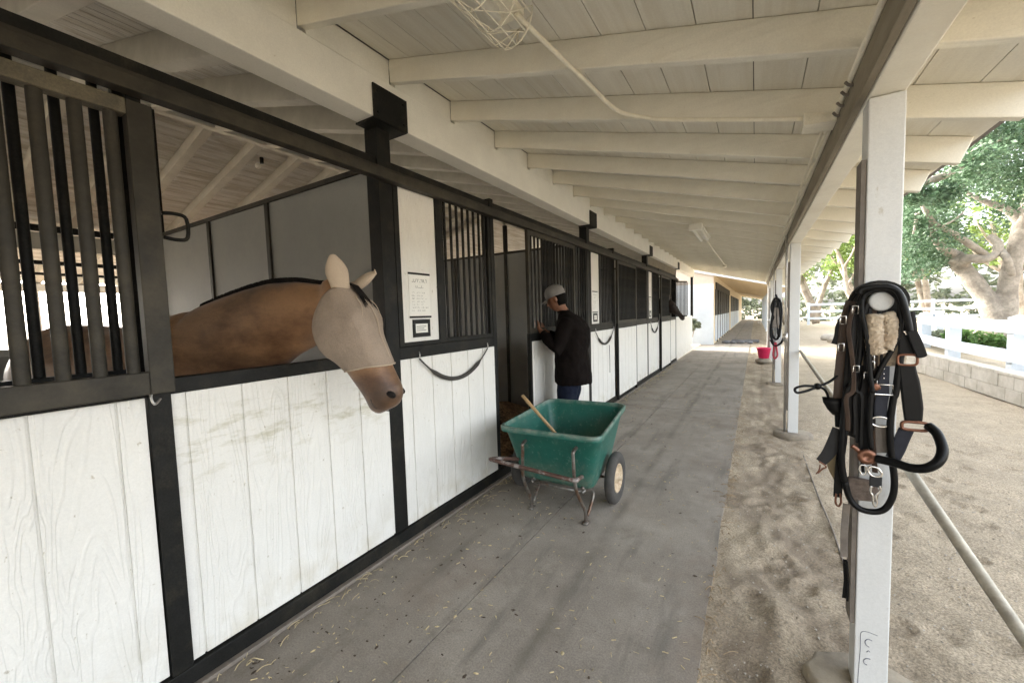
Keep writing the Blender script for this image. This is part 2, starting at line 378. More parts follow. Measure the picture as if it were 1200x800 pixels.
wk = mb.build('walkway', MT['concrete']); tag(wk, kind='structure')
# raised yard behind the block wall
mb = MB(); xs2 = gridx(3.47, 400, 3.5, 12, .3); ys2 = gridx(-40, 900, 4, 30, .3)
wallx = lambda y: 3.34-.06*(y-8.7)*.9 if y < 13.5 else 3.05
nx, ny = len(xs2), len(ys2)
for j, y in enumerate(ys2):
    for x in xs2:
        xx = x+(wallx(y)-3.34) if x < 6 else x
        if y > 14.5: xx = max(xx, 3.3+(y-14.5)*.62)
        mb.v.append((xx, y, .36+.04*mn.noise(V((xx*.7, y*.7, 1)))+(.03*mn.noise(V((xx*4,y*4,2))))))
mb.f = [(j*nx+i, j*nx+i+1, (j+1)*nx+i+1, (j+1)*nx+i) for j in range(ny-1) for i in range(nx-1)]; mb.mi = [0]*len(mb.f)
g2 = mb.build('terrace_ground', MT['sand'], smooth=True); tag(g2, kind='structure')
# floor inside the stalls
mb = MB()
xs3 = [-12.4+.12*i for i in range(87)]; ys3 = [-6+.12*i for i in range(158)]
xs3 = [x for x in xs3 if x < W-.1]+[W-.09]
nx = len(xs3)
for y in ys3:
    for x in xs3:
        n = .03*mn.noise(V((x*2.5,y*2.5,0)))+.02*mn.noise(V((x*9,y*9,0)))
        h = .02+n
        d = math.hypot((x+3.1)/.9, (y-4.35)/1.1); h += .42*max(0, 1-d)**.8 if d < 1 else 0
        if x > W-.6: h = min(h, .05+.5*(W-x)) if not (3.1 < y < 4.3) else h*min(1, (W+.05-x)/.4+.15)
        mb.v.append((x, y, h-.01))
mb.f = [(j*nx+i, j*nx+i+1, (j+1)*nx+i+1, (j+1)*nx+i) for j in range(len(ys3)-1) for i in range(nx-1)]; mb.mi = [0]*len(mb.f)
tag(mb.build('bedding', MT['bedding'], smooth=False), 'brown wood shaving bedding spread inside the horse stalls', 'bedding', kind='stuff')
# ================================================================ BARN
barn = empty('stable_barn', (W, Y1, 0), 'long white stable barn with black steel stall fronts and a covered concrete aisle', 'stable')
YA, YB = -7.3, 16.49
def part(mb, name, m, parent=barn, **k): return mb.build(name, m, parent, **k)
# main beam over the stall fronts
mb = MB(); BX0, BX1, BZ0, BZ1 = -2.115, -1.965, 2.745, 2.99
mb.box(BX0, BX1, YA, YB, BZ0, BZ1); part(mb, 'main_beam', MT['beam'], bevel=.006)
mb = MB(); mb.box(-9.45, -9.29, YA, YB, 2.745, 3.0); part(mb, 'main_beam', MT['rafter_old'], bevel=.006)
mb = MB(); mb.box(RX-.05, RX+.05, YA, YB, rz(RX)-.10, rz(RX)+.10); part(mb, 'ridge_beam', MT['rafter_old'])
# porch beam on the outer posts
PX0, PX1, PZ0, PZ1 = .335, .44, 2.262, 2.40
mb = MB(); mb.box(PX0, PX1, YA, YB, PZ0, PZ1); part(mb, 'porch_beam', MT['paint'], bevel=.006)
mb = MB(); mb.box(PX0-.028, PX0-.002, YA, YB, PZ0+.004, PZ1+.03); part(mb, 'beam_fascia', mat('shaded_fascia', (.20,.17,.12), .75, .25, 8, (1,.2,1), bump=.4, c2=(.30,.26,.19)), bevel=.003)  # inner side of the beam; its shade is put into the dark brown
# rafters
EAVE = .96
ks = range(-7, 25)
def rafter_x(x0, x1, zf, m, y, top=RD):
    mb = MB(); h = .022 if x1 > 0 else .055
    c = [(x0,-h,zf(x0)),(x1,-h,zf(x1)),(x1,h,zf(x1)),(x0,h,zf(x0))]
    hi = [(p[0],p[1],p[2]+top+(0 if x1 > 0 or x1 < -5 else .09)) for p in c]
    if x1 == EAVE: c = [c[0],(x1-.05,-h,zf(x1-.05)),(x1-.05,h,zf(x1-.05)),c[3]]
    mb.obox([(p[0],p[1]+y,p[2]) for p in c], [(p[0],p[1]+y,p[2]) for p in hi])
    return mb
proto = {}
def rep_rafter(key, x0, x1, zf, m, y, name='rafter'):
    if key not in proto:
        o = part(rafter_x(x0, x1, zf, m, 0), name, m, bevel=.005)
        # its own origin follows y
        proto[key] = o; o.location.y += y
    else:
        o = proto[key].copy(); COL.objects.link(o); o.parent = barn; o.location.y = proto[key].location.y-proto[key]['y0']+y
    if 'y0' not in proto[key]: proto[key]['y0'] = y
    return o
for k in ks:
    y = 1.9+.6*k
    if y > YB: continue
    rep_rafter('p', -1.994, EAVE, rz, MT['paint'], y)
    if True:
        rep_rafter('i', RX+.055, -2.12, lambda x: rz(x)-.09, MT['rafter_old'], y)
        if y < 9: rep_rafter('b', -11.9, RX-.055, rzb, MT['rafter_old'], y)
# blocking between porch rafters above the beam
mb = MB()
for k in ks:
    y = 1.9+.6*k
    if y+.6 > YB+.2: continue
    mb.box(-2.03, -1.995, y+.024, y+.576, BZ1+.002, 3.155)
part(mb, 'blocking', MT['beam'])
# plank ceiling, boards running along the aisle
def boards(x0, x1, zf, m, name, w, ya=YA, yb=YB):
    mb = MB(); x = x1; g_ = .004 if x1 > 0 else .010
    while x > x0+.02:
        xa = max(x0, x-w+g_)
        z0, z1 = zf(xa)+RD+.002, zf(x)+RD+.002
        mb.obox([(xa,ya,z0),(x,ya,z1),(x,yb,z1),(xa,yb,z0)], [(xa,ya,z0+.02),(x,ya,z1+.02),(x,yb,z1+.02),(xa,yb,z0+.02)])
        x -= w
    part(mb, name, m)
boards(-1.99, EAVE+.02, rz, MT['board'], 'porch_ceiling', .20)
boards(RX, -2.04, rz, MT['board_old'], 'stall_ceiling', .145)
boards(-12.0, RX-.02, rzb, MT['board_old'], 'stall_ceiling', .145)
mb = MB()
for (xa, xb, zf) in ((RX, EAVE+.06, rz), (-12.1, RX, rzb)):
    z0, z1 = zf(xa)+RD+.026, zf(xb)+RD+.026
    mb.obox([(xa,YA-.05,z0),(xb,YA-.05,z1),(xb,YB+.05,z1),(xa,YB+.05,z0)], [(xa,YA-.05,z0+.035),(xb,YA-.05,z1+.035),(xb,YB+.05,z1+.035),(xa,YB+.05,z0+.035)])
part(mb, 'roof', MT['roof'])
# fascia on the roof end
mb = MB()
z0, z1 = rz(-2.1), rz(EAVE); mb.obox([(-2.1,YB+.052,z0-.02),(EAVE,YB+.052,z1-.02),(EAVE,YB+.08,z1-.02),(-2.1,YB+.08,z0-.02)], [(-2.1,YB+.052,z0+.2),(EAVE,YB+.052,z1+.2),(EAVE,YB+.08,z1+.2),(-2.1,YB+.08,z0+.2)])
part(mb, 'end_fascia', MT['beam'])
# outer posts
def footing(y, r, h, seed):
    mb = MB(); rings = []
    for hh, f in ((-.06,1.04),(h*.4,1.0),(h*.85,.97),(h,.90),(h*1.03,.5)):
        rings.append([V((.39+r*1.25*f*math.cos(t*math.tau/20)*(1+.12*mn.noise(V((math.cos(t),math.sin(t),seed)))), y+r*f*math.sin(t*math.tau/20)*(1+.15*mn.noise(V((math.cos(t)*1.3,math.sin(t),seed+5)))), hh+.015*mn.noise(V((t,seed,hh))))) for t in range(20)])
    mb.rings(rings); return mb
PY = [-1.7, 1.98, 5.75, 9.5, 13.2, 16.3]
for i, y in enumerate(PY):
    mb = MB(); mb.box(.338, .437, y-.05, y+.05, .02, PZ0-.003)
    p = part(mb, 'support_post', MT['post'], bevel=.004)
    mb = footing(y, .16, .04, i); mb.build('footing', MT['footing'], p, smooth=True)
    if 0 < i < 5:
        mb = MB(); mb.box(.3225, .3365, y-.045, y+.04, .30, 2.05); mb.build('side_board', MT['greyleather'], p)
# pencilled mark on the near post
# ---------------------------------------------------------------- steel stall fronts
Z1, Z2, Z2b, Z3, Z4 = .10, 1.25, 1.335, 2.42, 2.52
def stall_post(y, plate=True, top=2.747):
    mb = MB(); mb.box(W-.11, W+.0, y-.055, y+.055, -.01, top)
    p = part(mb, 'stall_post', MT['steel'], bevel=.003)
    if plate:
        mb = MB(); mb.box(-1.9625, -1.952, y-.14, y+.13, 2.735, 2.935); mb.box(-2.125, -1.9645, y-.14, y+.13, 2.733, 2.7435)
        for dy in (-.11, .10):
            for dz in (2.775, 2.90): mb.lathe((-1.953, y+dy, dz), (1,0,0), [(0,.009),(.006,.009),(.007,.001)], 6)
        mb.build('bracket_plate', MT['steel'], p)
    return p
for y in (-5.47, -1.81, Y1, Y1+U, Y1+2*U, Y1+3*U): stall_post(y)
mb = MB(); mb.box(W-.05, W+.03, YB-.1, YB-.02, 1.27, 2.745); part(mb, 'end_post', MT['steel'])
YE = Y1+3*U
# header rails
mb = MB(); mb.box(W-.10, W-.015, YA, YE+.05, 2.475, 2.555); part(mb, 'header_rail', MT['steel'], bevel=.003)
mb = MB(); mb.box(W+.012, W+.075, -2.2, YE+.05, 2.40, 2.455); mb.box(W+.012, W+.03, -2.2, YE+.05, 2.4555, 2.49); part(mb, 'door_track', MT['steel2'], bevel=.003)
# dusty fascia of the roof over the far stalls
mb = MB(); mb.box(W-.11, W-.02, Y1-3*U, YE, Z1-.11, Z1-.004); mb.box(W-.0195, W+.022, Y1-3*U, YE, 0.003, Z1-.008); part(mb, 'base_rail', MT['steel'], bevel=.003)
mb = MB(); mb.box(W+.0225, W+.055, Y1-2*U, YE, 0.001, .022); part(mb, 'base_board', MT['greyleather'], bevel=.004)
def siding(y0, y1, z0=Z1, z1=Z2, x=W, th=.02, pitch=.215, off=.06):
    """board siding with vertical grooves"""
    mb = MB(); mb.box(x-th, x-.0069, y0, y1, z0, z1)
    c = y0; nxt = math.ceil((y0-off)/pitch)*pitch+off
    while c < y1:
        e = min(nxt, y1)
        if e-c > .015: mb.box(x-.0068, x, c+(.0045 if c > y0 else 0), e-(.0045 if e < y1 else 0), z0, z1)
        c = e; nxt += pitch
    return mb
def barred(front, y0, y1, z0, z1, x, n, r, frame=.045, fm='steel', bars_m='steel', depth=.035, rail_m=None, name='grille_frame', botrail=None):
    """frame with upright bars; every bar a mesh of its own"""
    fr = MB()
    fr.box(x-depth, x, y0, y0+frame, z0, z1); fr.box(x-depth, x, y1-frame, y1, z0, z1)
    fr.box(x-depth, x, y0+frame+.0005, y1-frame-.0005, z1-frame, z1); fr.box(x-depth, x, y0+frame+.0005, y1-frame-.0005, z0, z0+(botrail or frame))
    fo = fr.build(name, MT[fm], front, bevel=.003)
    base = None; ya, yb = y0+frame, y1-frame
    for i in range(n):
        y = ya+(yb-ya)*(i+.5)/n
        if base is None:
            b = MB().tube([(x-depth/2, y, z0+(botrail or frame)-.005), (x-depth/2, y, z1-frame+.005)], r, 12, cap=False)
            base = b.build('bar', MT[bars_m], front, smooth=True); yb0 = y
        else:
            c = base.copy(); COL.objects.link(c); c.parent = front; c.location.y = base.location.y+(y-yb0)
    return fo
def front_empty(name, y, z=0, label=None):
    e = bpy.data.objects.new(name, None); COL.objects.link(e); e.parent = barn; e.location = (0, y-Y1, z); e.empty_display_size = .05
    if label: e['label'] = label
    return e
T = U/3
for k in (-2, -1, 0, 1, 2):   # unit k spans Y1+k*U .. Y1+(k+1)*U
    ya = Y1+k*U+.056; yb = Y1+(k+1)*U-.056
    yd0 = Y1+k*U+T; yd1 = Y1+k*U+2*T
    far = k >= 2
    # ---- first section: notice panel and bars
    if k >= 0:
        e = front_empty('stall_front', ya)
        siding(ya, yd0-.03).build('lower_panel', MT['siding'], e)
        mb = MB(); mb.box(W-.06, W-.002, ya, yd0-.03, Z2+.001, Z2b); mb.build('middle_rail', MT['steel'], e, bevel=.003)
        yn0, yn1 = ya+.045, ya+.045+.36
        mb = MB(); mb.box(W-.03, W-.010, yn0, yn1, Z2b+.03, Z3-.005); mb.build('notice_panel', MT['siding'], e)
        mb = MB(); mb.box(W-.04, W+.004, ya, yn0-.0005, Z2b+.001, 2.474); mb.box(W-.04, W+.004, yn1+.0005, yn1+.055, Z2b+.001, 2.474)
        mb.box(W-.04, W+.003, yn0, yn1, Z2b+.001, Z2b+.0295); mb.box(W-.04, W+.003, yn0, yn1, Z3-.0045, 2.474); mb.build('panel_frame', MT['steel'], e, bevel=.003)
        barred(e, yn1+.056, yd0-.03, Z2b+.001, 2.474, W-.006, 8, .0115, frame=.035)
        mb = MB(); mb.box(W-.10, W-.001, yd0-.029, yd0+.028, -.01, 2.60 if k > 0 else 2.58); mb.build('door_jamb', MT['steel'], e, bevel=.003)
    # ---- door and third section
    if k == -1:
        # seen from the aisle as the near barred leaf; fixed bars stand behind it
        e = front_empty('stall_front', .63-1.2)
        siding(-.95, .575, x=W+.004).build('lower_panel', MT['siding'], e)
        barred(e, -.95, .60, Z2b+.001, 2.474, W-.03, 15, .015, frame=.03)
        mb = MB(); mb.box(W-.06, W+.002, -.95, .60, Z2+.001, Z2b); mb.build('middle_rail', MT['steel'], e, bevel=.003)
        mb = MB(); mb.box(W-.10, W+.016, .582, .655, -.01, 1.27); mb.box(W-.10, W-.001, .60, .645, 1.271, 2.474); mb.build('door_jamb', MT['steel'], e, bevel=.003)
        d = front_empty('grille_door', .63-1.2, label='near open stall door grille with a dusty top rail')
        x = W+.115; ys0, ys1 = -.75, .64; zt, zb = 2.345, 1.275
        fr = MB(); fr.box(x-.05, x, ys1-.075, ys1, zb, zt); fr.box(x-.05, x, ys0, ys1-.0755, zb, zb+.085); fr.box(x-.05, x, ys0, ys0+.07, zb+.0855, zt-.06)
        fr.build('door_frame', MT['steel2'], d, bevel=.004)
        fr = MB(); fr.box(x-.052, x+.002, ys0, ys1-.0755, zt-.055, zt); fr.build('top_rail', mat('dusty_rail', (.10,.085,.055), .6, .3, 9, bump=.3, c2=(.05,.045,.032), fine=.2), d, bevel=.004)
        ybar = [.527-.0875*i for i in range(14)]; base = None
        for y in ybar:
            if base is None:
                base = MB().tube([(x-.026, y, zb+.08), (x-.026, y, zt-.05)], .0195, 16, cap=False).build('bar', MT['steel2'], d, smooth=True)
            else:
                c = base.copy(); COL.objects.link(c); c.parent = d; c.location.y = base.location.y+(y-ybar[0])
    elif k == -2: pass
    elif k == 0 or k == 1 or k == 2:
        yo = yd0+.03
        sl = .56 if k == 0 else 0      # the first door stands half open, slid along the wall
        d = front_empty('stall_door', yd0+sl, label='stall door slid half open beside the man' if k == 0 else None)
        a, b = yd0+.03+sl, yd1+.0+sl
        siding(a, b, x=W+.055).build('lower_panel', MT['siding'], d)
        mb = MB(); mb.box(W+.02, W+.060, a-.035, a-.0005, .03, Z2b+.0); mb.box(W+.02, W+.060, b+.0005, b+.02, .03, Z2b); mb.box(W+.02, W+.059, a, b, Z2+.001, Z2b); mb.build('door_frame', MT['steel'], d, bevel=.003)
        barred(d, a-.035, b+.02, Z2b+.001, 2.395, W+.060, 14, .0115, frame=.05, fm='steel2')
        if k > 0:
            mb = MB(); mb.box(W+.02, W+.04, a+.02, b-.04, Z2b+.06, 2.34); mb.build('mesh_screen', MT['steel'], d)
        # third section
        e = front_empty('stall_front', yd1)
        siding(yd1+.03, yb).build('lower_panel', MT['siding'], e)
        mb = MB(); mb.box(W-.06, W-.002, yd1+.03, yb, Z2+.001, Z2b); mb.build('middle_rail', MT['steel'], e, bevel=.003)
        mb = MB(); mb.box(W-.10, W-.0015, yd1-.03, yd1+.029, -.01, 2.474); mb.build('door_jamb', MT['steel'], e, bevel=.003)
        if k != 2: barred(e, yd1+.03, yb, Z2b+.001, 2.474, W-.006, 11, .0115, frame=.035)
# unit -1's last section is the opening the horse looks out of
e = front_empty('stall_front', .66)
siding(.656, Y1-.056).build('lower_panel', MT['siding_stained'], e)['label'] = 'white lower panel rubbed and stained under the horse'
mb = MB(); mb.box(W-.06, W-.002, .656, Y1-.056, Z2+.001, Z2b-.02); mb.build('middle_rail', MT['steel'], e, bevel=.003)
# low wall of the wash bay at the end, and the open grille leaf beside the far horse
e = front_empty('wash_bay_wall', YE)
siding(YE+.056, YB-.02, 0.02, 1.27).build('wall_panel', MT['siding'], e)
mb = MB(); mb.box(W-.03, W+.012, YE+.056, YB-.02, 1.2705, 1.31); mb.build('top_cap', MT['beam'], e)
e = front_empty('grille_leaf', YE)
mb = MB(); 
lf = [(W+.02, YE-.02), (W+.26, YE+.42)]
for i in range(9):
    t0 = i/8; p = (lf[0][0]+(lf[1][0]-lf[0][0])*t0, lf[0][1]+(lf[1][1]-lf[0][1])*t0)
    mb.box(p[0]-.012, p[0]+.012, p[1]-.012, p[1]+.012, 1.37, 2.36)
mb.obox([(lf[0][0],lf[0][1],1.33),(lf[1][0],lf[1][1],1.33),(lf[1][0]-.02,lf[1][1]+.03,1.33),(lf[0][0]-.02,lf[0][1]+.03,1.33)],[(lf[0][0],lf[0][1],1.37),(lf[1][0],lf[1][1],1.37),(lf[1][0]-.02,lf[1][1]+.03,1.37),(lf[0][0]-.02,lf[0][1]+.03,1.37)])
mb.obox([(lf[0][0],lf[0][1],2.361),(lf[1][0],lf[1][1],2.361),(lf[1][0]-.02,lf[1][1]+.03,2.361),(lf[0][0]-.02,lf[0][1]+.03,2.361)],[(lf[0][0],lf[0][1],2.40),(lf[1][0],lf[1][1],2.40),(lf[1][0]-.02,lf[1][1]+.03,2.40),(lf[0][0]-.02,lf[0][1]+.03,2.40)])
mb.build('leaf_bars', MT['steel2'], e)
# ---- partitions between stalls
for k in (-2, -1, 0, 1, 2, 3):
    y = Y1+k*U
    e = front_empty('partition', y)
    mb = MB(); mb.box(-5.66, W-.12, y-.012, y+.012, .03, 2.50); mb.build('partition_sheet', MT['grey'], e)
    mb = MB(); mb.box(-5.66, W-.12, y-.03, y+.03, 2.501, 2.535)
    for x in (-3.42, -4.45, -5.62): mb.box(x-.025, x+.025, y-.03, y-.0125, .03, 2.5005); mb.box(x-.025, x+.025, y+.0125, y+.03, .03, 2.5005)
    mb.build('partition_frame', MT['steel2'], e, bevel=.003)
# back row and the outer wall on the other side
e = front_empty('back_wall', -7)
mb = MB(); mb.box(-5.72, -5.68, YA, YE, .02, 1.30); mb.build('low_wall', MT['grey'], e)
mb = MB()
for k in range(-3, 4):
    y = Y1+k*U; mb.box(-5.745, -5.655, y-.045, y+.045, 0, rz(-5.7)-.11)
mb.box(-5.72, -5.68, YA, YE, 2.44, 2.50); mb.build('wall_frame', MT['steel'], e)
e = front_empty('outer_wall', -7)
mb = MB(); mb.box(-9.38, -9.35, YA, YE, .02, 1.25); mb.build('low_wall', MT['grey'], e)
mb = MB(); y = YA+.4
while y < YE:
    mb.box(-9.39, -9.33, y-.03, y+.03, 1.2505, 2.52); y += 1.22
mb.box(-9.40, -9.32, YA, YE, 2.521, 2.58); mb.box(-9.385, -9.345, YA, YE, 2.36, 2.40)
mb.build('wall_frame', MT['steel'], e)
mb = MB()
for k in range(-2, 4):
    y = Y1+k*U; mb.box(-11.75, -11.65, y-.05, y+.05, 0, 2.25)
mb.box(-11.76, -11.64, YA, YE, 2.2505, 2.40); mb.build('far_porch_frame', MT['post'], barn)
# far end gable wall closes the roof space beyond the last stall
mb = MB(); mb.box(-9.3, W-.12, YE-.02, YE+.02, 2.56, 3.4); mb.build('end_board', MT['rafter_old'], barn)
mb = MB(); mb.box(W-.02, W+.0, Y1+2*U+.06, YE+.053, 2.5565, 2.742); mb.build('end_fascia', mat('tan_board', (.20,.17,.125), .8, .15, 6, bump=.3), barn)
# ================================================================ ANIMALS AND PEOPLE
def remesh(o, vox, smooth=6):
    r = o.modifiers.new('remesh', 'REMESH'); r.mode = 'VOXEL'; r.voxel_size = vox; r.use_smooth_shade = True
    s = o.modifiers.new('smooth', 'CORRECTIVE_SMOOTH' if False else 'SMOOTH'); s.iterations = smooth; s.factor = .5
def ering(c, a, b, ra, rb, n=20, sq=1.0, rb2=None):
    """ellipse ring; b axis may have a different radius downwards (rb2)"""
    out = []
    for k in range(n):
        t = math.tau*k/n; ct, st = math.cos(t), math.sin(t)
        r2 = rb if st >= 0 else (rb2 if rb2 is not None else rb)
        out.append(V(c)+a*(ra*math.copysign(abs(ct)**sq, ct))+b*(r2*math.copysign(abs(st)**sq, st)))
    return out
UPV = V((0,0,1))
def head_frame(P, h, tilt):
    h = V(h).normalized(); t = math.radians(tilt)
    a = (h*math.sin(t)-UPV*math.cos(t)).normalized(); n = (h*math.cos(t)+UPV*math.sin(t)).normalized(); l = n.cross(a).normalized()
    return a, n, l
HS = [(-.09,.0,-.06,.05),(-.03,.05,-.11,.075),(.04,.075,-.155,.095),(.12,.092,-.205,.105),(.20,.088,-.212,.102),(.28,.080,-.175,.088),(.36,.080,-.150,.080),(.44,.082,-.134,.076),(.50,.082,-.122,.074),(.545,.084,-.116,.077),(.585,.076,-.120,.072),(.612,.056,-.114,.060),(.635,.024,-.090,.036)]
HS2 = [(-.09,.0,-.06,.05),(-.03,.05,-.11,.075),(.04,.075,-.155,.095),(.12,.088,-.20,.105),(.20,.085,-.215,.102),(.28,.074,-.17,.085),(.36,.062,-.11,.068),(.44,.052,-.078,.058),(.50,.050,-.068,.056),(.56,.052,-.070,.058),(.61,.045,-.066,.054),(.645,.02,-.045,.036)]
def make_horse(P, heading, tilt, W_, body, mask, label, coat='horse', scale=1):
    """P poll, W_ withers point, body = direction of the trunk"""
    root = empty('horse', (body[0][0], body[0][1], 0), label, 'horse')
    a, n, l = head_frame(P, heading, tilt); P = V(P); mb = MB()
    mb.rings([ering(P+a*t*scale, l, n, w*scale, f*scale, 24, .9, -b*scale) for t, f, b, w in (HS if mask else HS2)])
    # neck: from the withers to the poll
    Wt = V(W_); d = (P-Wt); dh = V((d.x, d.y, 0)).normalized(); side = dh.cross(UPV).normalized()
    nk = [ (0.0,.03,.66,.21), (.18,.065,.63,.17), (.38,.095,.52,.13), (.58,.115,.43,.108), (.78,.108,.36,.093), (.95,.07,.27,.08), (1.04,.01,.17,.065)]
    rr = []
    for t, up, dep, w in nk:
        c = Wt+d*t; ax = (d.normalized()*.0+UPV*(1-.35*t)-dh*(.55*t)).normalized()
        top = c+ax*up; bot = top-ax*dep
        if t == 0: bot = top-UPV*dep+dh*.12
        rr.append(ering((top+bot)/2, side, (top-bot)/2/((top-bot).length/2), w, (top-bot).length/2, 24))
    # trunk behind the withers
    bd = V(body[1]).normalized(); bs = bd.cross(UPV).normalized(); tr = []
    for t, zt, zb, w in ((-.30,1.22,.86,.12),(-.24,1.40,.80,.19),(-.08,1.56,.74,.25),(.08,1.615,.70,.285),(.30,1.57,.66,.305),(.60,1.53,.66,.32),(.85,1.55,.74,.31),(1.08,1.555,.86,.285),(1.24,1.47,.95,.22),(1.33,1.36,1.05,.12)):
        c = Wt+bd*t; tr.append(ering(V((c.x,c.y,(zt+zb)/2)), bs, UPV, w, (zt-zb)/2, 24))
    mb.rings(tr); mb.rings(rr)
    for sg in (-1, 1):
        s = bs*sg*.15
        def pt(t, z, o=1): c = Wt+bd*t+s*o; return V((c.x, c.y, z))
        mb.tube([pt(.02,1.1),pt(.0,.85),pt(.0,.62),pt(.0,.50),pt(.0,.44),pt(.01,.25),pt(.0,.13),pt(-.05,.05),pt(-.06,.0)], [.12,.085,.062,.048,.04,.030,.037,.045,.055], 12)
        mb.tube([pt(1.12,1.15),pt(1.02,.9),pt(1.13,.70),pt(1.26,.56),pt(1.25,.50),pt(1.20,.30),pt(1.17,.14),pt(1.12,.05),pt(1.11,.0)], [.17,.13,.085,.055,.048,.034,.039,.046,.056], 12)
    body_o = mb.build('body', MT[coat], root, smooth=True); remesh(body_o, .016, 5)
    # nostrils, mouth line
    for sg in (-1,1):
        nb = MB()
        c = P+a*.567*scale+l*sg*.0535*scale+n*.040*scale
        vs0 = len(nb.v); nb.blob((0,0,0), 1, seg=8)
        for i_ in range(vs0, len(nb.v)):
            q_ = V(nb.v[i_]); nb.v[i_] = tuple(c+(a*.8+n*.6)*q_.x*.032*scale+(n*.8-a*.6)*q_.y*.018*scale+l*q_.z*.0175*scale)
        nb.build('nostril', MT['mane'], root, smooth=True)
    mo = MB(); q = [P+a*.642*scale+n*(-.035), P+a*.598*scale+l*.060*scale-n*.060, P+a*.55*scale+l*.074*scale-n*.055]
    q2 = [P+a*.642*scale+n*(-.035), P+a*.598*scale-l*.060*scale-n*.060, P+a*.55*scale-l*.074*scale-n*.055]
    mo.tube(spline(q,5), .0022, 6); mo.tube(spline(q2,5), .0022, 6); mo.build('mouth_line', MT['muzzle'], root)
    # mane along the crest and forelock
    mn_ = MB(); rnd = random.Random(4)
    crest = []
    for t, up, dep, w in nk[:-1]:
        c = Wt+d*t; ax = (UPV*(1-.35*t)-dh*(.55*t)).normalized(); crest.append(c+ax*(up+.004))
    crest.append(P+n*.05-a*.05); cs = spline(crest, 14)
    for i in range(len(cs)-1):
        for j in range(7):
            p0 = cs[i].lerp(cs[i+1], rnd.random()); 
            sd = side*(.006*rnd.uniform(-1,1)); L_ = rnd.uniform(.03,.075)
            p1 = p0+UPV*.012+sd; p2 = p1-side*(-L_*.5)*(-1)+UPV*(-L_*.2)-d.normalized()*.04
            p3 = p2-side*L_*.35*(-1)*(-1)-UPV*L_*.8-d.normalized()*.03
            mn_.tube([p0-UPV*.015, p1, p2, p3], [.007,.006,.0045,.001], 4, cap=False)
    for j in range(46):
        u = rnd.uniform(-.03,.03); p0 = P+n*(.06)-a*.03+l*u
        mn_.tube([p0, p0+n*.03+a*.03, P+n*.105+a*.06+l*u*1.2, P+n*.112+a*rnd.uniform(.08,.14)+l*u*1.7], [.004,.003,.002,.0008], 4, cap=False)
    mn_.build('mane', MT['mane'], root, smooth=True)
    nearear = lambda sg: (l*sg).dot(FW) < 0
    def ear(sg, m, nm, off=0, s=1.0, out=.045):
        base = P+l*sg*.052+n*.045-a*.02
        ax = (UPV*1.0+l*sg*.42+n*.12).normalized(); fr = (l*sg*.55+n*.85)
        if mask and nearear(sg): ax = (UPV-RT*.12-FW*.25).normalized(); fr = -FW*.9+RT*.3; out = 1.22
        elif mask: ax = (UPV*.55+RT*.85-FW*.1).normalized(); fr = -FW*.5+UPV*.6; out = 1.0
        else: out = 1.0
        fr = fr*1.0; fr = (fr-ax*fr.dot(ax)).normalized(); sd = ax.cross(fr).normalized(); e = MB(); rs = []
        for t, w in ((-.03,.030),(0,.032),(.022,.035),(.045,.038),(.068,.039),(.09,.035),(.112,.027),(.13,.018),(.145,.010),(.152,.003)):
            c = base+ax*t*s; rs.append(ering(c+fr*(-.012 if 0 < t < .15 else 0), sd, fr, (w+off)*s*out, (w*.55+off)*s, 28, 1, (w*.45+off)*s))
        e.rings(rs); return e.build(nm, m, root if nm == 'ear' else mk, smooth=True)
    if mask:
        mk = None
        ms = [(-.02,.062,-.115,.086),(.04,.088,-.168,.108),(.10,.106,-.212,.120),(.15,.115,-.226,.124),(.21,.112,-.230,.118),(.27,.097,-.203,.105),(.33,.094,-.178,.096),(.385,.091,-.156,.090),(.40,.090,-.150,.088)]
        m_ = MB(); NN = 32; rings = []
        for i, (t, f, b, w) in enumerate(ms):
            r = ering(P, l, n, w, f, NN, .92, -b)
            # the lower hem runs lower at the front; eye darts swell on both sides
            row = []
            for k_, p in enumerate(r):
                th = math.tau*k_/NN; front = math.sin(th)
                tt = t+(.035*front if t > .3 else 0)-(.03*min(0,front) if t < 0 else 0)
                bul = math.exp(-((t-.17)/.055)**2)*(math.exp(-((th-.55)/.40)**2)+math.exp(-((th-2.59)/.40)**2))*.045
                wr = .006*mn.noise(V((t*14+th, th*3, 1)))+.003*mn.noise(V((t*40, th*6, 4)))
                dirn = (p-P).normalized(); row.append(p+a*tt+dirn*(bul+wr))
            rings.append(row)
        m_.rings(rings, cap=False)
        mk = m_.build('fly_mask', MT['mask'], root, smooth=True)
        sol = mk.modifiers.new('thick', 'SOLIDIFY'); sol.thickness = .003; sol.offset = 1
        sub = mk.modifiers.new('sub', 'SUBSURF'); sub.levels = 1; sub.render_levels = 1
        e1 = ear(1, MT['maskear'], 'ear_cover', .004); e2 = ear(-1, MT['maskear'], 'ear_cover', .004)
        hm = MB(); i = len(rings)-1; hm.tube([p+(p-(P+a*.4)).normalized()*.002 for p in rings[i]]+[rings[i][0]], .0042, 6); hm.build('mask_hem', MT['maskear'], mk, smooth=True)
        hm = MB(); hm.tube(spline([P+a*t+n*(f+.005) for t, f, b, w in ms[1:]], 4), .0025, 6)
        for sg in (-1,1):
            hm.tube(spline([P+a*.055+n*.088+l*sg*.05, P+a*.12+n*.112+l*sg*.072, P+a*.20+n*.09+l*sg*.098, P+a*.24+n*.04+l*sg*.118], 6), .0022, 6)
        hm.build('mask_seam', MT['maskear'], mk, smooth=True)
    else:
        mk = root; ear(1, MT[coat], 'ear'); ear(-1, MT[coat], 'ear')
        ey = MB()
        for sg in (-1,1): ey.blob(P+a*.17+l*sg*.092+n*.035, .018)
        ey.build('eyes', MT['black'], root, smooth=True)
    return root
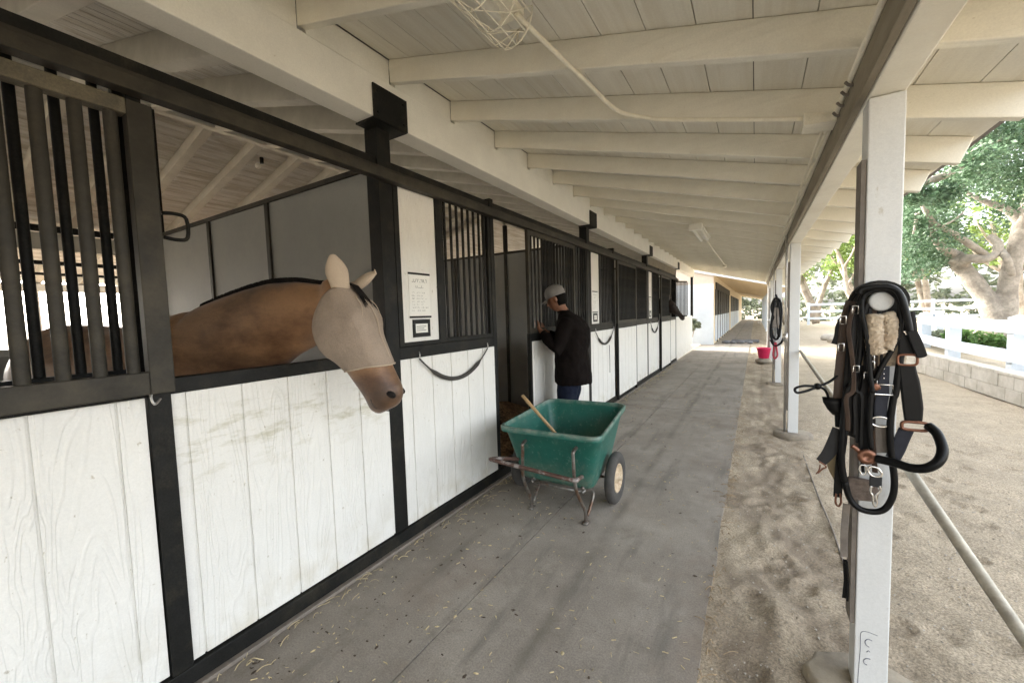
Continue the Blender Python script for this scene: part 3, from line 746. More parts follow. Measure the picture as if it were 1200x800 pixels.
make_horse((-1.80,1.30,1.665), (.90,.36,0), 24, (-2.80,1.08,1.60), ((-2.8,1.08),(-.94,-.34,0)), True,
    'bay horse wearing a beige fly mask with its head out over the nearest stall wall')
make_horse((-2.02,11.55,1.78), (1,-.1,0), 38, (-3.0,11.6,1.60), ((-3.0,11.6),(-1,0,0)), False,
    'dark brown horse without a mask looking out of the last stall', coat='horse_dark')
# ---------------------------------------------------------------- the man
def make_person():
    o = V((-1.745, 4.0, 0)); f = V((-.96,-.22,0)).normalized(); s = V((-f.y, f.x, 0)) # s = his left... forward x up
    s = f.cross(UPV).normalized()   # his right side
    L = -s
    root = empty('person', (o.x, o.y, 0), 'man in black long sleeved shirt, navy jeans and grey cap beside the half open door', 'person')
    def p(fw, sd, z): return o+f*fw+s*sd+UPV*z
    mb = MB()  # one continuous skin body
    def add_body(mb, g=0):
        mb.rings([ering(p(c,0,z), s, f, w+g, dd+g, 20) for z, c, w, dd in ((.90,-.03,.165,.125),(1.0,-.03,.160,.12),(1.10,-.025,.15,.112),(1.22,-.03,.16,.118),(1.34,-.04,.178,.122),(1.42,-.045,.18,.11),(1.49,-.04,.13,.08),(1.525,-.02,.06,.058))])
    add_body(mb)
    mb.tube([p(-.02,0,1.49),p(.03,0,1.56),p(.075,0,1.63)], [.06,.055,.058], 14)
    hd = p(.105,0,1.69)
    nod = (f*.94-UPV*.34).normalized(); hu = (UPV*.94+f*.34).normalized()
    hr = []
    for z, fr, bk, w in ((-.125,.045,-.01,.03),(-.105,.075,.035,.048),(-.07,.088,.06,.060),(-.03,.090,.082,.068),(.01,.090,.098,.074),(.05,.088,.102,.076),(.09,.070,.088,.066),(.12,.03,.045,.035)):
        hr.append(ering(hd+hu*z, s, nod, w, fr, 20, 1, bk))
    mb.rings(hr)
    mb.tube([hd+nod*.085+hu*.015, hd+nod*.10-hu*.012, hd+nod*.112-hu*.032, hd+nod*.085-hu*.045], [.010,.012,.016,.010], 8)
    for sg in (-1,1): mb.rings([ering(hd+s*sg*(.073+.004*i)-hu*.01-nod*.008, nod, hu, r, r*1.55, 10) for i, r in enumerate((.014,.020,.019,.010))])
    for q, r in (((.092,.0,-.068),.011),): mb.tube([hd+nod*.088-hu*.066-s*.02, hd+nod*.096-hu*.066, hd+nod*.088-hu*.066+s*.02], [.005,.008,.005], 8)
    # legs
    for sg in (-1,1):
        mb.tube([p(-.03,sg*.09,.95),p(-.01,sg*.10,.72),p(.01,sg*.10,.50),p(-.02,sg*.10,.30),p(-.05,sg*.105,.10)], [.105,.085,.062,.056,.04], 14)
    # arms, forearms raised to the door edge
    arms = {}
    for sg in (-1,1):
        sh = p(-.04, sg*.185, 1.42)
        el = p(.05, sg*.25, 1.16) if sg < 0 else p(.03, sg*.24, 1.16)
        hand = V((-1.955, 3.80, 1.36)) if sg < 0 else V((-1.985, 3.98, 1.34))
        arms[sg] = (sh, el, hand)
        mb.tube([p(-.04, sg*.13,1.42), sh, sh.lerp(el,.5), el, el.lerp(hand,.5), hand], [.06,.058,.047,.042,.036,.026], 12)
        dr = (hand-el).normalized(); pu = UPV; ps = dr.cross(pu).normalized()
        mb.rings([ering(hand+dr*t, ps, pu, wx, wz, 12) for t, wx, wz in ((-.01,.022,.025),(.03,.020,.038),(.07,.018,.042),(.085,.014,.038))])
        for k in range(4):
            b0 = hand+dr*.078+pu*(.030-.020*k); ln = (.036,.042,.040,.032)[k]
            mb.tube([b0-dr*.02, b0+dr*ln*.6, b0+dr*ln-ps*.012*sg, b0+dr*ln*.9-ps*.034*sg], [.0095,.0092,.0085,.007], 8)
        b0 = hand+dr*.02+pu*.03; mb.tube([b0, b0+pu*.03+dr*.02, b0+pu*.035+dr*.05], [.012,.0105,.0085], 8)
    body = mb.build('body', MT['skin'], root, smooth=True); remesh(body, .0072, 2)
    # shirt
    mb = MB()
    mb.rings([ering(p(c,0,z), s, f, w, dd, 24) for z, c, w, dd in ((.78,-.06,.235,.205),(.86,-.06,.235,.20),(.95,-.055,.228,.195),(1.05,-.05,.222,.185),(1.15,-.05,.218,.182),(1.25,-.06,.222,.188),(1.36,-.065,.23,.188),(1.44,-.05,.225,.16),(1.50,-.03,.165,.12),(1.54,.01,.090,.085),(1.565,.035,.072,.072))])
    for sg in (-1,1):
        sh, el, hand = arms[sg]
        mb.tube([p(-.045, sg*.12,1.41), sh+UPV*.005, sh.lerp(el,.5), el, el.lerp(hand,.45), el.lerp(hand,.9)], [.085,.088,.076,.068,.060,.046], 16)
    sh_ = mb.build('shirt', MT['shirt'], root, smooth=True); remesh(sh_, .011, 3)
    tx = bpy.data.textures.new('folds', 'CLOUDS'); tx.noise_scale = .16; tx.noise_depth = 2
    dm = sh_.modifiers.new('folds', 'DISPLACE'); dm.texture = tx; dm.strength = .045; dm.mid_level = .5; dm.texture_coords = 'LOCAL'
    mb = MB()
    mb.rings([ering(p(-.03,0,z), s, f, w, dd, 24) for z, w, dd in ((.82,.19,.155),(.92,.19,.155),(1.0,.18,.145))])
    for sg in (-1,1):
        mb.tube([p(-.03,sg*.085,.90),p(-.01,sg*.098,.70),p(.01,sg*.10,.50),p(-.02,sg*.10,.28),p(-.04,sg*.105,.07)], [.13,.115,.095,.085,.085], 16)
    j = mb.build('trousers', MT['jeans'], root, smooth=True); remesh(j, .012, 2)
    dm = j.modifiers.new('folds', 'DISPLACE'); dm.texture = tx; dm.strength = .03; dm.texture_coords = 'LOCAL'
    for sg in (-1,1):
        b_ = MB(); c = p(-.04,sg*.105,0)
        b_.rings([ering(c+f*t+UPV*z, s, UPV, w, h_, 14, .8, z-.002) for t, z, w, h_ in ((-.09,.03,.032,.03),(-.07,.04,.042,.06),(.0,.04,.044,.07),(.07,.035,.046,.04),(.14,.03,.046,.025),(.19,.025,.03,.012))])
        b_.build('boot', MT['boot'], root, smooth=True)
    # hair, cap
    hb = MB(); hb.rings([ering(hd+hu*z-nod*.012, s, nod, w, fr, 20, 1, bk) for z, fr, bk, w in ((-.085,-.05,.086,.056),(-.05,-.03,.096,.070),(-.02,-.02,.101,.076),(.01,-.012,.104,.079),(.045,.02,.104,.079))])
    hb.build('hair', MT['hair'], root, smooth=True)
    cb = MB(); cb.rings([ering(hd+hu*z, s, nod, w, fr, 24, 1, bk) for z, fr, bk, w in ((.026,.106,.116,.090),(.07,.108,.118,.092),(.105,.096,.110,.086),(.138,.070,.084,.064),(.155,.034,.044,.034),(.160,.003,.003,.003))])
    cap = cb.build('cap', MT['cap'], root, smooth=True)
    br = MB(); rows = []
    for i in range(7):
        u = i/6; wd = .078*math.sqrt(max(.04, 1-(u*.92)**2)); row = []
        for k in range(9):
            v_ = (k/8*2-1); row.append(hd+nod*(.085+.085*u)+s*v_*wd+hu*(.036-.020*u-.022*v_*v_))
        rows.append(row)
    vs = [q for r in rows for q in r]; br.add(vs, [(i*9+k,i*9+k+1,(i+1)*9+k+1,(i+1)*9+k) for i in range(6) for k in range(8)])
    bo = br.build('cap_brim', MT['cap'], cap, smooth=True); so = bo.modifiers.new('t', 'SOLIDIFY'); so.thickness = .004
    return root
make_person()
# ================================================================ TUB CART
def make_cart():
    root = empty('tub_cart', (-1.3, 2.7, 0), 'green plastic two wheeled tub cart with a rusty handle on the aisle', 'wheelbarrow')
    zr = .675
    # rim corners: near left, near right, far right, far left
    c = [V((-1.685,2.56,zr)), V((-.905,2.585,zr)), V((-1.03,3.66,zr)), V((-1.765,3.60,zr))]
    bt = [V((-1.61,2.70,.23)), V((-1.00,2.71,.23)), V((-1.09,3.44,.235)), V((-1.67,3.40,.235))]
    def rr(cs, z, r, grow=0, n=7):
        cen = sum(cs, V())/4; pts = []
        for i in range(4):
            q = cs[i]+(cs[i]-cen).normalized()*grow; pr = cs[i-1]; nx_ = cs[(i+1)%4]
            a_ = q+(pr-q).normalized()*r; b_ = q+(nx_-q).normalized()*r
            for k in range(n):
                t = k/(n-1); pts.append(((1-t)**2*a_+2*t*(1-t)*q+t*t*b_).to_2d().to_3d()+UPV*(z if not callable(z) else 0))
        return pts
    def zat(ps, dz):  # bottom is a little higher at the far end
        return [V((q.x,q.y,q.z+dz)) for q in ps]
    def lerpc(t): return [bt[i].lerp(c[i], t) for i in range(4)]
    lv = []
    for t, r, g_ in ((0,.09,-.05),(.012,.09,-.015),(.08,.10,0),(.5,.11,0),(.93,.10,0),(.94,.10,.006)):
        cs = lerpc(t); z = sum(q.z for q in cs)/4; lv.append(rr(cs, z, r, g_))
    rim = [rr(c, zr-.035, .10, .028), rr(c, zr-.004, .10, .034), rr(c, zr+.006, .10, .026), rr(c, zr+.006, .10, .004), rr(c, zr-.006, .10, -.006)]
    inn = []
    for t, r, g_ in ((.93,.10,-.012),(.5,.11,-.010),(.1,.10,-.010),(.035,.09,-.03),(.03,.08,-.09)):
        cs = lerpc(t); z = sum(q.z for q in cs)/4; inn.append(rr(cs, z+.004, r, g_))
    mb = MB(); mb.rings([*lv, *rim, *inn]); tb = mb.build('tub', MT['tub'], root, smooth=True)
    es = tb.modifiers.new('es', 'EDGE_SPLIT'); es.split_angle = math.radians(50)
    mb = MB(); m_ = [lerpc(.10)[i] for i in range(4)]; rnd = random.Random(3)
    ps = rr(lerpc(.09), .285, .1, -.015); top = [V((q.x,q.y,.30+.02*mn.noise(q*6))) for q in ps]; cen = sum(top, V())/len(top)+UPV*.03
    mb.add(top+[cen], [(i,(i+1)%len(top),len(top)) for i in range(len(top))])
    tag(mb.build('manure', MT['bedding'], None, smooth=False), 'thin layer of brown bedding lying in the bottom of the green cart', 'bedding', kind='stuff')
    fr = MT['tubframe']
    # two bent tubes: from the feet up to the rim, over and back down to the front feet
    d = (c[3]-c[0]); d.z = 0; d.normalize(); r_ = V((d.y,-d.x,0))
    def leg(xn, s_):
        foot = V((xn,2.695 if s_ < 0 else 2.675,.012)); top = V((xn-.03*s_*-1, 2.545, .60))
        top = V((xn+(.02 if s_<0 else -.035), 2.565, .57))
        m1 = MB(); m1.tube(spline([V((top.x, 2.70,.59)), top+V((0,-.005,.0)), V((top.x,2.545,.52)), V((top.x+.01*s_,2.56,.30)), foot+V((0,-.02,.10)), foot], 6), .0125, 10)
        m1.tube(spline([V((top.x,2.70,.25)), V((foot.x,2.84,.17)), foot+V((0,.03,.03))],6), .0115, 10)
        m1.box(foot.x-.02, foot.x+.02, foot.y-.03, foot.y+.035, 0.001, .014)
        m1.build('leg', fr, root, smooth=True)
    leg(-1.505, -1); leg(-1.045, 1)
    mb = MB()
    for x, y in ((-1.50,2.70),(-1.08,2.70)):
        mb.tube([(x, y, .213),(x+.0, 3.35, .216)], .0125, 10)
    mb.tube([(-1.50,2.715,.213),(-1.08,2.715,.213)], .0115, 10); mb.tube([(-1.50,3.06,.213),(-1.08,3.06,.213)], .0115, 10)
    mb.build('frame', fr, root, smooth=True)
    # handle: side arms and cross bar towards the viewer
    hl, hr_ = at(562,544,2,.56), at(688,556,1,2.42)
    mb = MB(); A = V((-1.545,2.56,.36)); B = V((-1.035,2.56,.36))
    HL = V((-1.585,2.27,.52)); HR = V((-.985,2.36,.45))
    mb.tube(spline([V((-1.53,2.55,.44)), V((-1.56,2.42,.485)), HL+V((0,.02,0)), HL+V((.03,0,0)), HL.lerp(HR,.5), HR+V((-.03,0,0)), HR+V((.0,.02,0)), V((-1.0,2.45,.43)), V((-1.02,2.55,.40))], 6), .0145, 12)
    mb.build('handle', MT['rust'], root, smooth=True)
    for x, y in ((-.955,3.10),(-1.77,3.06)):
        R_ = .205
        wh = MB(); wh.nocap = True; wh.lathe((x-.035,y,R_), (1,0,0), [(.012,.112),(.0,.135),(.0,.165),(.006,.19),(.02,.203),(.05,.203),(.064,.19),(.07,.165),(.07,.135),(.058,.112)], 40)
        w = bpy.data.objects.new('wheel', None); COL.objects.link(w); w.parent = root; w.location = (x+1.3, y-2.7, 0)
        wh.build('tyre', MT['tyre'], w, smooth=True)
        rm = MB(); rm.lathe((x-.03,y,R_), (1,0,0), [(0,.02),(0.01,.08),(.004,.114),(.056,.114),(.060,.106),(.040,.098),(.028,.085),(.024,.045),(.055,.038),(.062,.018),(.085,.016),(.086,.001)], 36)
        rm.build('rim', MT['wheelrim'], w, smooth=True)
    mb = MB(); mb.tube([(-1.75,3.08,.195),(-.93,3.10,.195)], .011, 10); mb.tube([(-1.50,3.07,.19),(-1.50,3.07,.215)], .012, 8); mb.tube([(-1.08,3.07,.19),(-1.08,3.07,.215)], .012, 8); mb.build('axle', fr, root, smooth=True)
make_cart()
mb = MB(); a_ = at(612,463,1,2.86); b_ = V((-1.30,3.08,.345)); mb.tube([a_, a_.lerp(b_,.5), b_], .014, 12)
tag(mb.build('tool_handle', MT['wood'], None, smooth=True), 'pale wooden tool handle leaning over the left rim of the green cart', 'handle')
mb = MB(); mb.tube(spline([V((-1.5,3.05,.35)), V((-1.42,3.2,.42)), V((-1.30,3.35,.46))],5), .006, 8)
# ================================================================ STALL NOTICES AND STRAPS
def notice(y0, z0, z1, label, seed, n=9, small=True):
    x = W-.0085; root = empty('stall_card', (x, y0+.1, z0), label, 'notice', 'notices on the stall fronts')
    mb = MB(); mb.box(x, x+.0015, y0, y0+.205, z0, z1); mb.build('paper', MT['paper'], root)
    mb = MB(); mb.box(x, x+.006, y0-.004, y0+.209, z1+.0005, z1+.014); mb.box(x, x+.006, y0-.004, y0+.209, z0-.014, z0-.0005); mb.build('clip_strip', MT['steel'], root)
    mb = MB(); rnd = random.Random(seed); xx = x+.0018
    def word(y, z, h, L_, m=1):
        yy = y
        while yy < y+L_:
            w = h*rnd.uniform(.3,.6); k = rnd.random()
            if k < .35: mb.box(xx, xx+.0004, yy, yy+h*.13, z, z+h)
            elif k < .7: mb.box(xx, xx+.0004, yy, yy+w*.8, z+h*.85, z+h)
            else: mb.box(xx, xx+.0004, yy, yy+w*.8, z, z+h*.15)
            yy += w
    word(y0+.03, z1-.052, .022, .15); word(y0+.065, z1-.092, .017, .07)
    z = z1-.13
    for i in range(n):
        for q in range(rnd.randint(2,4)):
            word(y0+.02+q*.045+rnd.uniform(0,.01), z, .008, rnd.uniform(.02,.036))
        z -= .021
        if z < z0+.02: break
    mb.build('printed_text', MT['ink'], root)
def card_holder(y0, z0, label):
    x = W-.0085; root = empty('card_holder', (x, y0+.08, z0), label, 'card holder', 'black card holders under the notices')
    mb = MB(); y1, z1 = y0+.17, z0+.125
    mb.box(x, x+.008, y0, y1, z0, z0+.03); mb.box(x, x+.008, y0, y1, z1-.03, z1); mb.box(x, x+.008, y0, y0+.022, z0+.0305, z1-.0305); mb.box(x, x+.008, y1-.022, y1, z0+.0305, z1-.0305)
    mb.build('holder_frame', MT['black'], root); mb = MB(); mb.box(x, x+.004, y0+.0225, y1-.0225, z0+.031, z1-.031); mb.build('name_card', MT['paper'], root)
    mb = MB()
    for i in range(3): mb.box(x+.0042, x+.0048, y0+.035, y1-.04-.02*(i%2), z0+.045+.014*i, z0+.049+.014*i)
    mb.build('printed_text', MT['ink'], root)
for k, nm in ((0, 'beside the near horse'), (1, 'beyond the man'), (2, 'near the far dark horse')):
    y = Y1+k*U+.056+.045+.07
    notice(y, 1.545, 1.835, 'white printed notice on the white panel '+nm, k+2)
    card_holder(y+.02, 1.395, 'small black card holder below the notice '+nm)
def strap_bar(y0, y1, sag, label):
    root = empty('stall_guard', (W+.02, (y0+y1)/2, 1.2), label, 'stall guard', 'rubber guards hanging across the stall fronts')
    pts = [V((W+.022, y0+(y1-y0)*t, 1.245-sag*(1-(2*t-1)**2))) for t in [i/16 for i in range(17)]]
    mb = MB(); mb.tube(pts, [.006]*3+[.016]*11+[.006]*3, 12); mb.build('rubber_bar', MT['tyre'], root, smooth=True)
    for t in (0, -1):
        b = MB(); b.tube([pts[t]+V((0,0,.05)), pts[t]+V((.006,0,.02)), pts[t]], .004, 8); b.build('snap', MT['metal'], root, smooth=True)
strap_bar(2.06, 2.90, .20, 'black rubber guard sagging below the bars between the near horse and the doorway')
strap_bar(Y1+U+.2, Y1+U+1.08, .21, 'black rubber guard sagging on the front just beyond the man')
strap_bar(Y1+2*U+.2, Y1+2*U+1.05, .22, 'black rubber guard sagging on the front before the far horse')
mb = MB(); y = 5.95+.25
mb.tube(spline([V((W+.02,Y1+U+.85,1.0)),V((W+.02,Y1+U+.86,.75)),V((W+.025,Y1+U+.84,.55))],4), .004, 6)
tag(mb.build('lanyard', MT['steel'], None), 'thin dark cord hanging below the guard beyond the man', 'cord')
mb = MB(); mb.tube(spline([V((W+.07,.60,1.30)),V((W+.09,.57,1.27)),V((W+.10,.575,1.235)),V((W+.08,.60,1.25))],4), .0045, 6)
tag(mb.build('snap_hook', MT['metal'], None), 'small metal snap hook on the corner of the near grille door', 'hook')
# red and black halter hook inside the near stall opening
mb = MB(); p_ = at(190,258,0,-2.14)
mb.tube(spline([p_+V((0,0,.03)), p_+V((0,.05,.035)), p_+V((0,.085,.02)), p_+V((0,.085,-.06)), p_+V((0,.05,-.075)), p_+V((0,.0,-.07))],4), .008, 8)
tag(mb.build('bridle_hook', MT['steel'], None, smooth=True), 'black bracket hook on the jamb between the near grille door and the horse', 'hook')
# ================================================================ CEILING LAMPS AND CONDUITS
CL = MT['conduit']
def zc(x): return rz(x)-.012
mb = MB()
pth = [V((-.86,.2,zc(-.86)+.03)), V((-.73,1.44,zc(-.73)+.01)), V((-.72,2.22,zc(-.72)-.005)), V((-.62,2.415,zc(-.62)+.02)), V((-.45,2.43,zc(-.45)+.045)), V((.20,2.43,zc(.2)+.045))]
pth = [V((-.79,1.40,zc(-.79)-.02)), V((-.72,2.05,zc(-.72))), V((-.70,2.22,zc(-.70))), V((-.66,2.35,zc(-.66)+.0)), V((-.55,2.42,zc(-.55))), V((-.40,2.435,zc(-.40)-.008)), V((.19,2.435,zc(.19)-.008))]
mb.tube(spline(pth,8), .011, 10); c_ = mb.build('conduit', CL, None, smooth=True)
tag(c_, 'cream conduit running from the caged lamp across a rafter to the beam box', 'conduit')
mb = MB(); zb = rz(.24); mb.obox([(.185,2.38,zb-.055),(.315,2.38,zb-.065),(.315,2.50,zb-.065),(.185,2.50,zb-.055)], [(.185,2.38,zb+.002),(.315,2.38,zb-.03),(.315,2.50,zb-.03),(.185,2.50,zb+.002)])
for i in range(4): mb.lathe((.205+.03*i, 2.3795, zb-.03), (0,-1,0), [(0,.004),(.003,.004),(.004,.001)], 6)
tag(mb.build('junction_box', CL, None, bevel=.004), 'cream junction box on the porch beam where the conduits meet', 'junction box')
for i, (x, z, r, far_) in enumerate(((.300,2.385,.010,16), (.268,2.378,.008,16), (.322,2.432,.013,16))):
    mb = MB(); mb.tube([V((x, .2 if i != 1 else 2.5, z)), V((x, 6, z-.002)), V((x, far_, z))], r, 10)
    tag(mb.build('conduit', CL if i < 2 else MT['greyleather'], None, smooth=True), ['thin cream conduit running along the porch beam nearest its lower edge', 'thinnest cream conduit on the porch beam starting at the junction box', 'thicker brownish conduit running along the top of the porch beam'][i], 'conduit', 'conduits along the porch beam')
for y in (2.02,2.10,2.2,2.3,):
    mb = MB(); mb.tube(spline([V((.334,y,2.36)), V((.300,y,2.355)), V((.285,y+.01,2.375))],3), .006, 6)
    tag(mb.build('cable_clip', MT['greyleather'], None), 'small cable clip in the row on the beam above the near tack post', 'clip', 'cable clips on the beam above the near tack')
def caged_lamp():
    x, y0, y1 = -.83, .45, 1.44; z = rz(x)
    root = empty('caged_lamp', (x, .8, z), 'tube lamp in a cream wire cage on the near porch ceiling', 'ceiling lamp')
    mb = MB(); mb.box(x-.055, x+.055, y0, y1, z-.028, z-.002); mb.build('housing', CL, root, bevel=.004)
    mb = MB(); mb.lathe((x, y0+.05, z-.075), (0,1,0), [(0,.02),(0,.026),(.80,.026),(.80,.012),(.84,.010),(.84,.001)], 20); mb.build('lamp_tube', MT['lampwhite'], root, smooth=True)
    mb = MB(); rad, dp = .10, .12; n = 9
    def arc(y, f=1, g=1): return [V((x+rad*f*math.cos(math.pi+math.pi*i/12), y, z-.02+dp*g*math.sin(math.pi+math.pi*i/12))) for i in range(13)]
    ysx = [y0+.02+(y1-y0-.04)*i/8 for i in range(9)]
    for y in ysx: mb.tube(arc(y), .0028, 5)
    for i in range(1, 12, 2):
        mb.tube([arc(y)[i] for y in ysx]+[V((x, y1+.05, z-.03))], .0028, 5)
    for a_, b_ in zip(ysx[:-1], ysx[1:]):
        A, B = arc(a_), arc(b_)
        for i in range(0, 12, 3): mb.tube([A[i], B[min(12,i+3)]], .0022, 4)
    mb.build('wire_cage', CL, root, smooth=True)
caged_lamp()
def strip_lamp(y, label):
    x = -.70; z = rz(x); root = empty('strip_lamp', (x, y, z), label, 'ceiling lamp')
    mb = MB(); mb.box(x-.08, x+.08, y, y+.05, z-.085, z-.001); mb.box(x-.08, x+.08, y+.0505, y+1.2, z-.035, z-.0015); mb.build('housing', MT['beam'], root, bevel=.004)
    for dx in (-.045,.045):
        m2 = MB(); m2.lathe((x+dx, y+.0505, z-.058), (0,1,0), [(0,.018),(1.1,.018),(1.1,.001)], 12); m2.build('lamp_tube', MT['lampwhite'], root, smooth=True)
strip_lamp(5.95, 'white double strip lamp under the porch ceiling further down the aisle')
mb = MB(); x = -.70; mb.tube([V((x,7.16,zc(x)-.01)), V((x-.01,9,zc(x))), V((x,11.9,zc(x)))], .013, 8); mb.lathe((x,11.9,zc(x)-.07),(0,0,1),[(0,.02),(.01,.05),(.06,.05),(.07,.03)],12)
tag(mb.build('conduit', CL, None, smooth=True), 'cream conduit running from the strip lamp to a round box further away', 'conduit')
# conduit and bulb under the ridge
mb = MB(); xr, zr_ = RX+.10, rz(RX)-.10
mb.tube([V((xr,-3,zr_)), V((xr,9,zr_))], .016, 8); mb.tube([V((xr+.15,-3,zr_+.06)), V((xr+.15,9,zr_+.06))], .010, 8)
tag(mb.build('conduit', MT['rafter_old'], None, smooth=True), 'pair of conduits under the ridge of the stall roof', 'conduit')
bp_ = at(307,194,0,-5.45); root = empty('bulb_lamp', bp_, 'small bare bulb lamp hanging under the ridge above the near horse', 'ceiling lamp')
mb = MB(); mb.lathe(bp_+V((0,0,.02)), (0,0,1), [(0,.02),(.07,.025),(.08,.02)], 12); mb.build('holder', MT['black'], root)
mb = MB(); mb.blob(bp_+V((.0,-.05,-.02)), .035, seg=8); mb.build('bulb', MT['lampwhite'], root, smooth=True)
# ================================================================ SERVICE PIPES ON THE OUTER POSTS
for i, y in enumerate(PY[2:5]):
    mb = MB(); mb.tube([(.305,y-.03,.0),(.305,y-.03,2.0),(.30,y-.03,2.36)], .012, 8)
    mb.lathe((.305,y-.03,1.12),(0,0,1),[(0,.012),(.005,.028),(.10,.028),(.105,.012)],10)
    tag(mb.build('standpipe', MT['metal'], None, smooth=True), ['thin grey pipe on the left face of the second porch post', 'thin grey pipe on the post that carries the far tack', 'thin grey pipe on the fourth porch post'][i], 'pipe', 'pipes on the porch posts')
# ================================================================ HITCHING POLES
def pole(a, b, r, label):
    mb = MB(); mb.tube([a, a.lerp(b,.33)+V((0,0,-.004)), a.lerp(b,.66)+V((0,0,-.004)), b], r, 16)
    return tag(mb.build('rail_pole', MT['pipe'], None, smooth=True), label, 'rail', 'metal rails sloping off the porch posts')
A = at(1062,545,1,1.985); B = at(1200,745,0,.60); B = A+(B-A)*1.6
pole(A, B, .0165, 'grey metal rail sloping from the near tack post towards the viewer')
A = at(938,411,1,5.75); B = at(990,483,0,.52); pole(A, B, .0165, 'grey metal rail sloping from the second porch post, partly behind the tack')
# ================================================================ TACK ON THE NEAR POST
def P5(x, y, base, d): return at(base[0]+x/5, base[1]+y/5, 1, d)
A4, A5 = (940,320), (940,460)
YT = 1.895
def path(pts, d=YT, n=6):   # pts: (x, y, sheet[, depth])
    out = []
    for q in pts:
        out.append(P5(q[0], q[1], A4 if q[2] == 4 else A5, d if len(q) < 4 else q[3]))
    return spline(out, n)
HK = empty('tack_hook', (.385, 1.93, 1.62), 'small white bracket on the near post from which all the tack hangs', 'hook')
mb = MB(); mb.lathe(P5(445,165,A4,1.925), (0,-1,0), [(0,.030),(.03,.028),(.035,.034),(.045,.034),(.048,.028),(.048,.001)], 20); mb.build('bracket', MT['post'], HK, smooth=True)
mb = MB(); mb.rings([ering(P5(445,165,A4,1.93-dd), V((1,0,0)), UPV, .085, .075, 24) for dd in (0,.004)]); mb.build('back_plate', MT['steel'], HK)
# (1) long rolled bridle loop
br = empty('bridle', P5(440,705,A5,YT), 'black rolled leather bridle hanging in a long loop on the near post', 'bridle', None)
mb = MB()
loop = [(250,520,5),(232,400,5),(240,200,5),(262,0,5),(300,640,4),(335,480,4),(345,330,4),(335,210,4),(352,140,4),(400,92,4),(470,72,4),(545,95,4),(592,160,4),(606,260,4,1.89),(598,380,4,1.885),(572,520,4,1.88),(548,700,4,1.88),(534,40,5,1.88),(515,200,5,1.88),(522,360,5,1.88),(540,500,5,1.88),(532,600,5,1.88),(490,675,5,1.88),(425,697,5,1.88),(340,680,5,1.88),(280,620,5,1.885),(250,520,5)]
mb.tube(path(loop, 1.885), .0105, 12); mb.build('rein_loop', MT['black'], br, smooth=True)
for i, (pts, r) in enumerate((([(340,205,4),(365,130,4),(430,100,4),(500,100,4),(560,150,4),(575,240,4),(572,330,4),(530,440,4),(470,540,4),(425,640,4),(410,700,4),(400,60,5),(395,200,5),(405,330,5)], .0085),
        ([(350,150,4),(352,240,4),(372,330,4),(388,420,4),(392,500,4),(400,600,4),(415,700,4)], .0075),
        ([(330,120,4),(350,95,4),(430,80,4),(520,85,4),(570,120,4),(600,200,4),(622,290,4),(630,340,4)], .010))):
    m2 = MB(); m2.tube(path(pts, 1.868-.008*i), r, 10); m2.build('rolled_strap', MT['black'], br, smooth=True)
m2 = MB(); m2.strap(path([(300,190,4),(290,300,4),(282,450,4),(270,600,4),(255,780,4),(250,100,5),(240,260,5),(222,400,5),(212,520,5),(208,610,5)], 1.905), .026, .005); m2.strap(path([(325,200,4),(315,350,4),(310,500,4),(300,700,4),(290,60,5),(275,200,5)], 1.893), .03, .005)
m2.strap(path([(360,480,4),(350,600,4),(348,760,4),(350,100,5),(365,230,5),(375,330,5)], 1.90), .042, .006); m2.strap(path([(330,700,4),(310,60,5),(330,180,5),(300,260,5)],1.912), .05, .006)
m2.build('cheek_strap', MT['black'], br)
m2 = MB(); m2.tube(path([(200,590,5),(196,640,5),(212,664,5),(228,640,5),(222,590,5)], 1.9), .0035, 6); m2.build('snap', MT['copper'], br, smooth=True)
rt_ = random.Random(9)
for i in range(7):
    x0 = 300+26*i+rt_.uniform(-8,8); xe = x0+rt_.uniform(-70,30); ye = rt_.uniform(120,420)
    m2 = MB(); m2.strap(path([(x0,150+rt_.uniform(0,60),4),(x0-12+rt_.uniform(-14,14),330,4),(x0+rt_.uniform(-26,20),520,4),((x0+xe)/2+rt_.uniform(-22,22),680,4),(xe+rt_.uniform(-8,8),30,5),(xe,ye*.6+40,5),(xe+rt_.uniform(-12,12),ye+60,5)], 1.872+.004*i), rt_.uniform(.009,.016), .004, nrm=V((rt_.uniform(-.5,.5),-1,0)))
    m2.build('thin_strap', MT[rt_.choice(['black','black','webbing','brown'])], br)
    if i % 2: 
        c = P5(x0-4, 540+20*i, A4, 1.862); m2 = MB(); w, h = .008, .011
        m2.tube([c+V((-w,0,h)),c+V((w,0,h)),c+V((w,0,-h)),c+V((-w,0,-h)),c+V((-w,0,h))], .002, 6); m2.build('buckle', MT['silver'], br, smooth=True)
# buckles on the left strap
m2 = MB()
for (x, y, sh) in ((405,505,4),(405,540,4),(312,215,4),(240,275,4),(228,435,4)):
    c = P5(x, y, A4, 1.862); w, h = (.008,.014)
    m2 = MB(); m2.tube([c+V((-w,0,h)),c+V((w,0,h)),c+V((w,0,-h)),c+V((-w,0,-h)),c+V((-w,0,h))], .0025, 6); m2.build('buckle', MT['silver'], br, smooth=True)
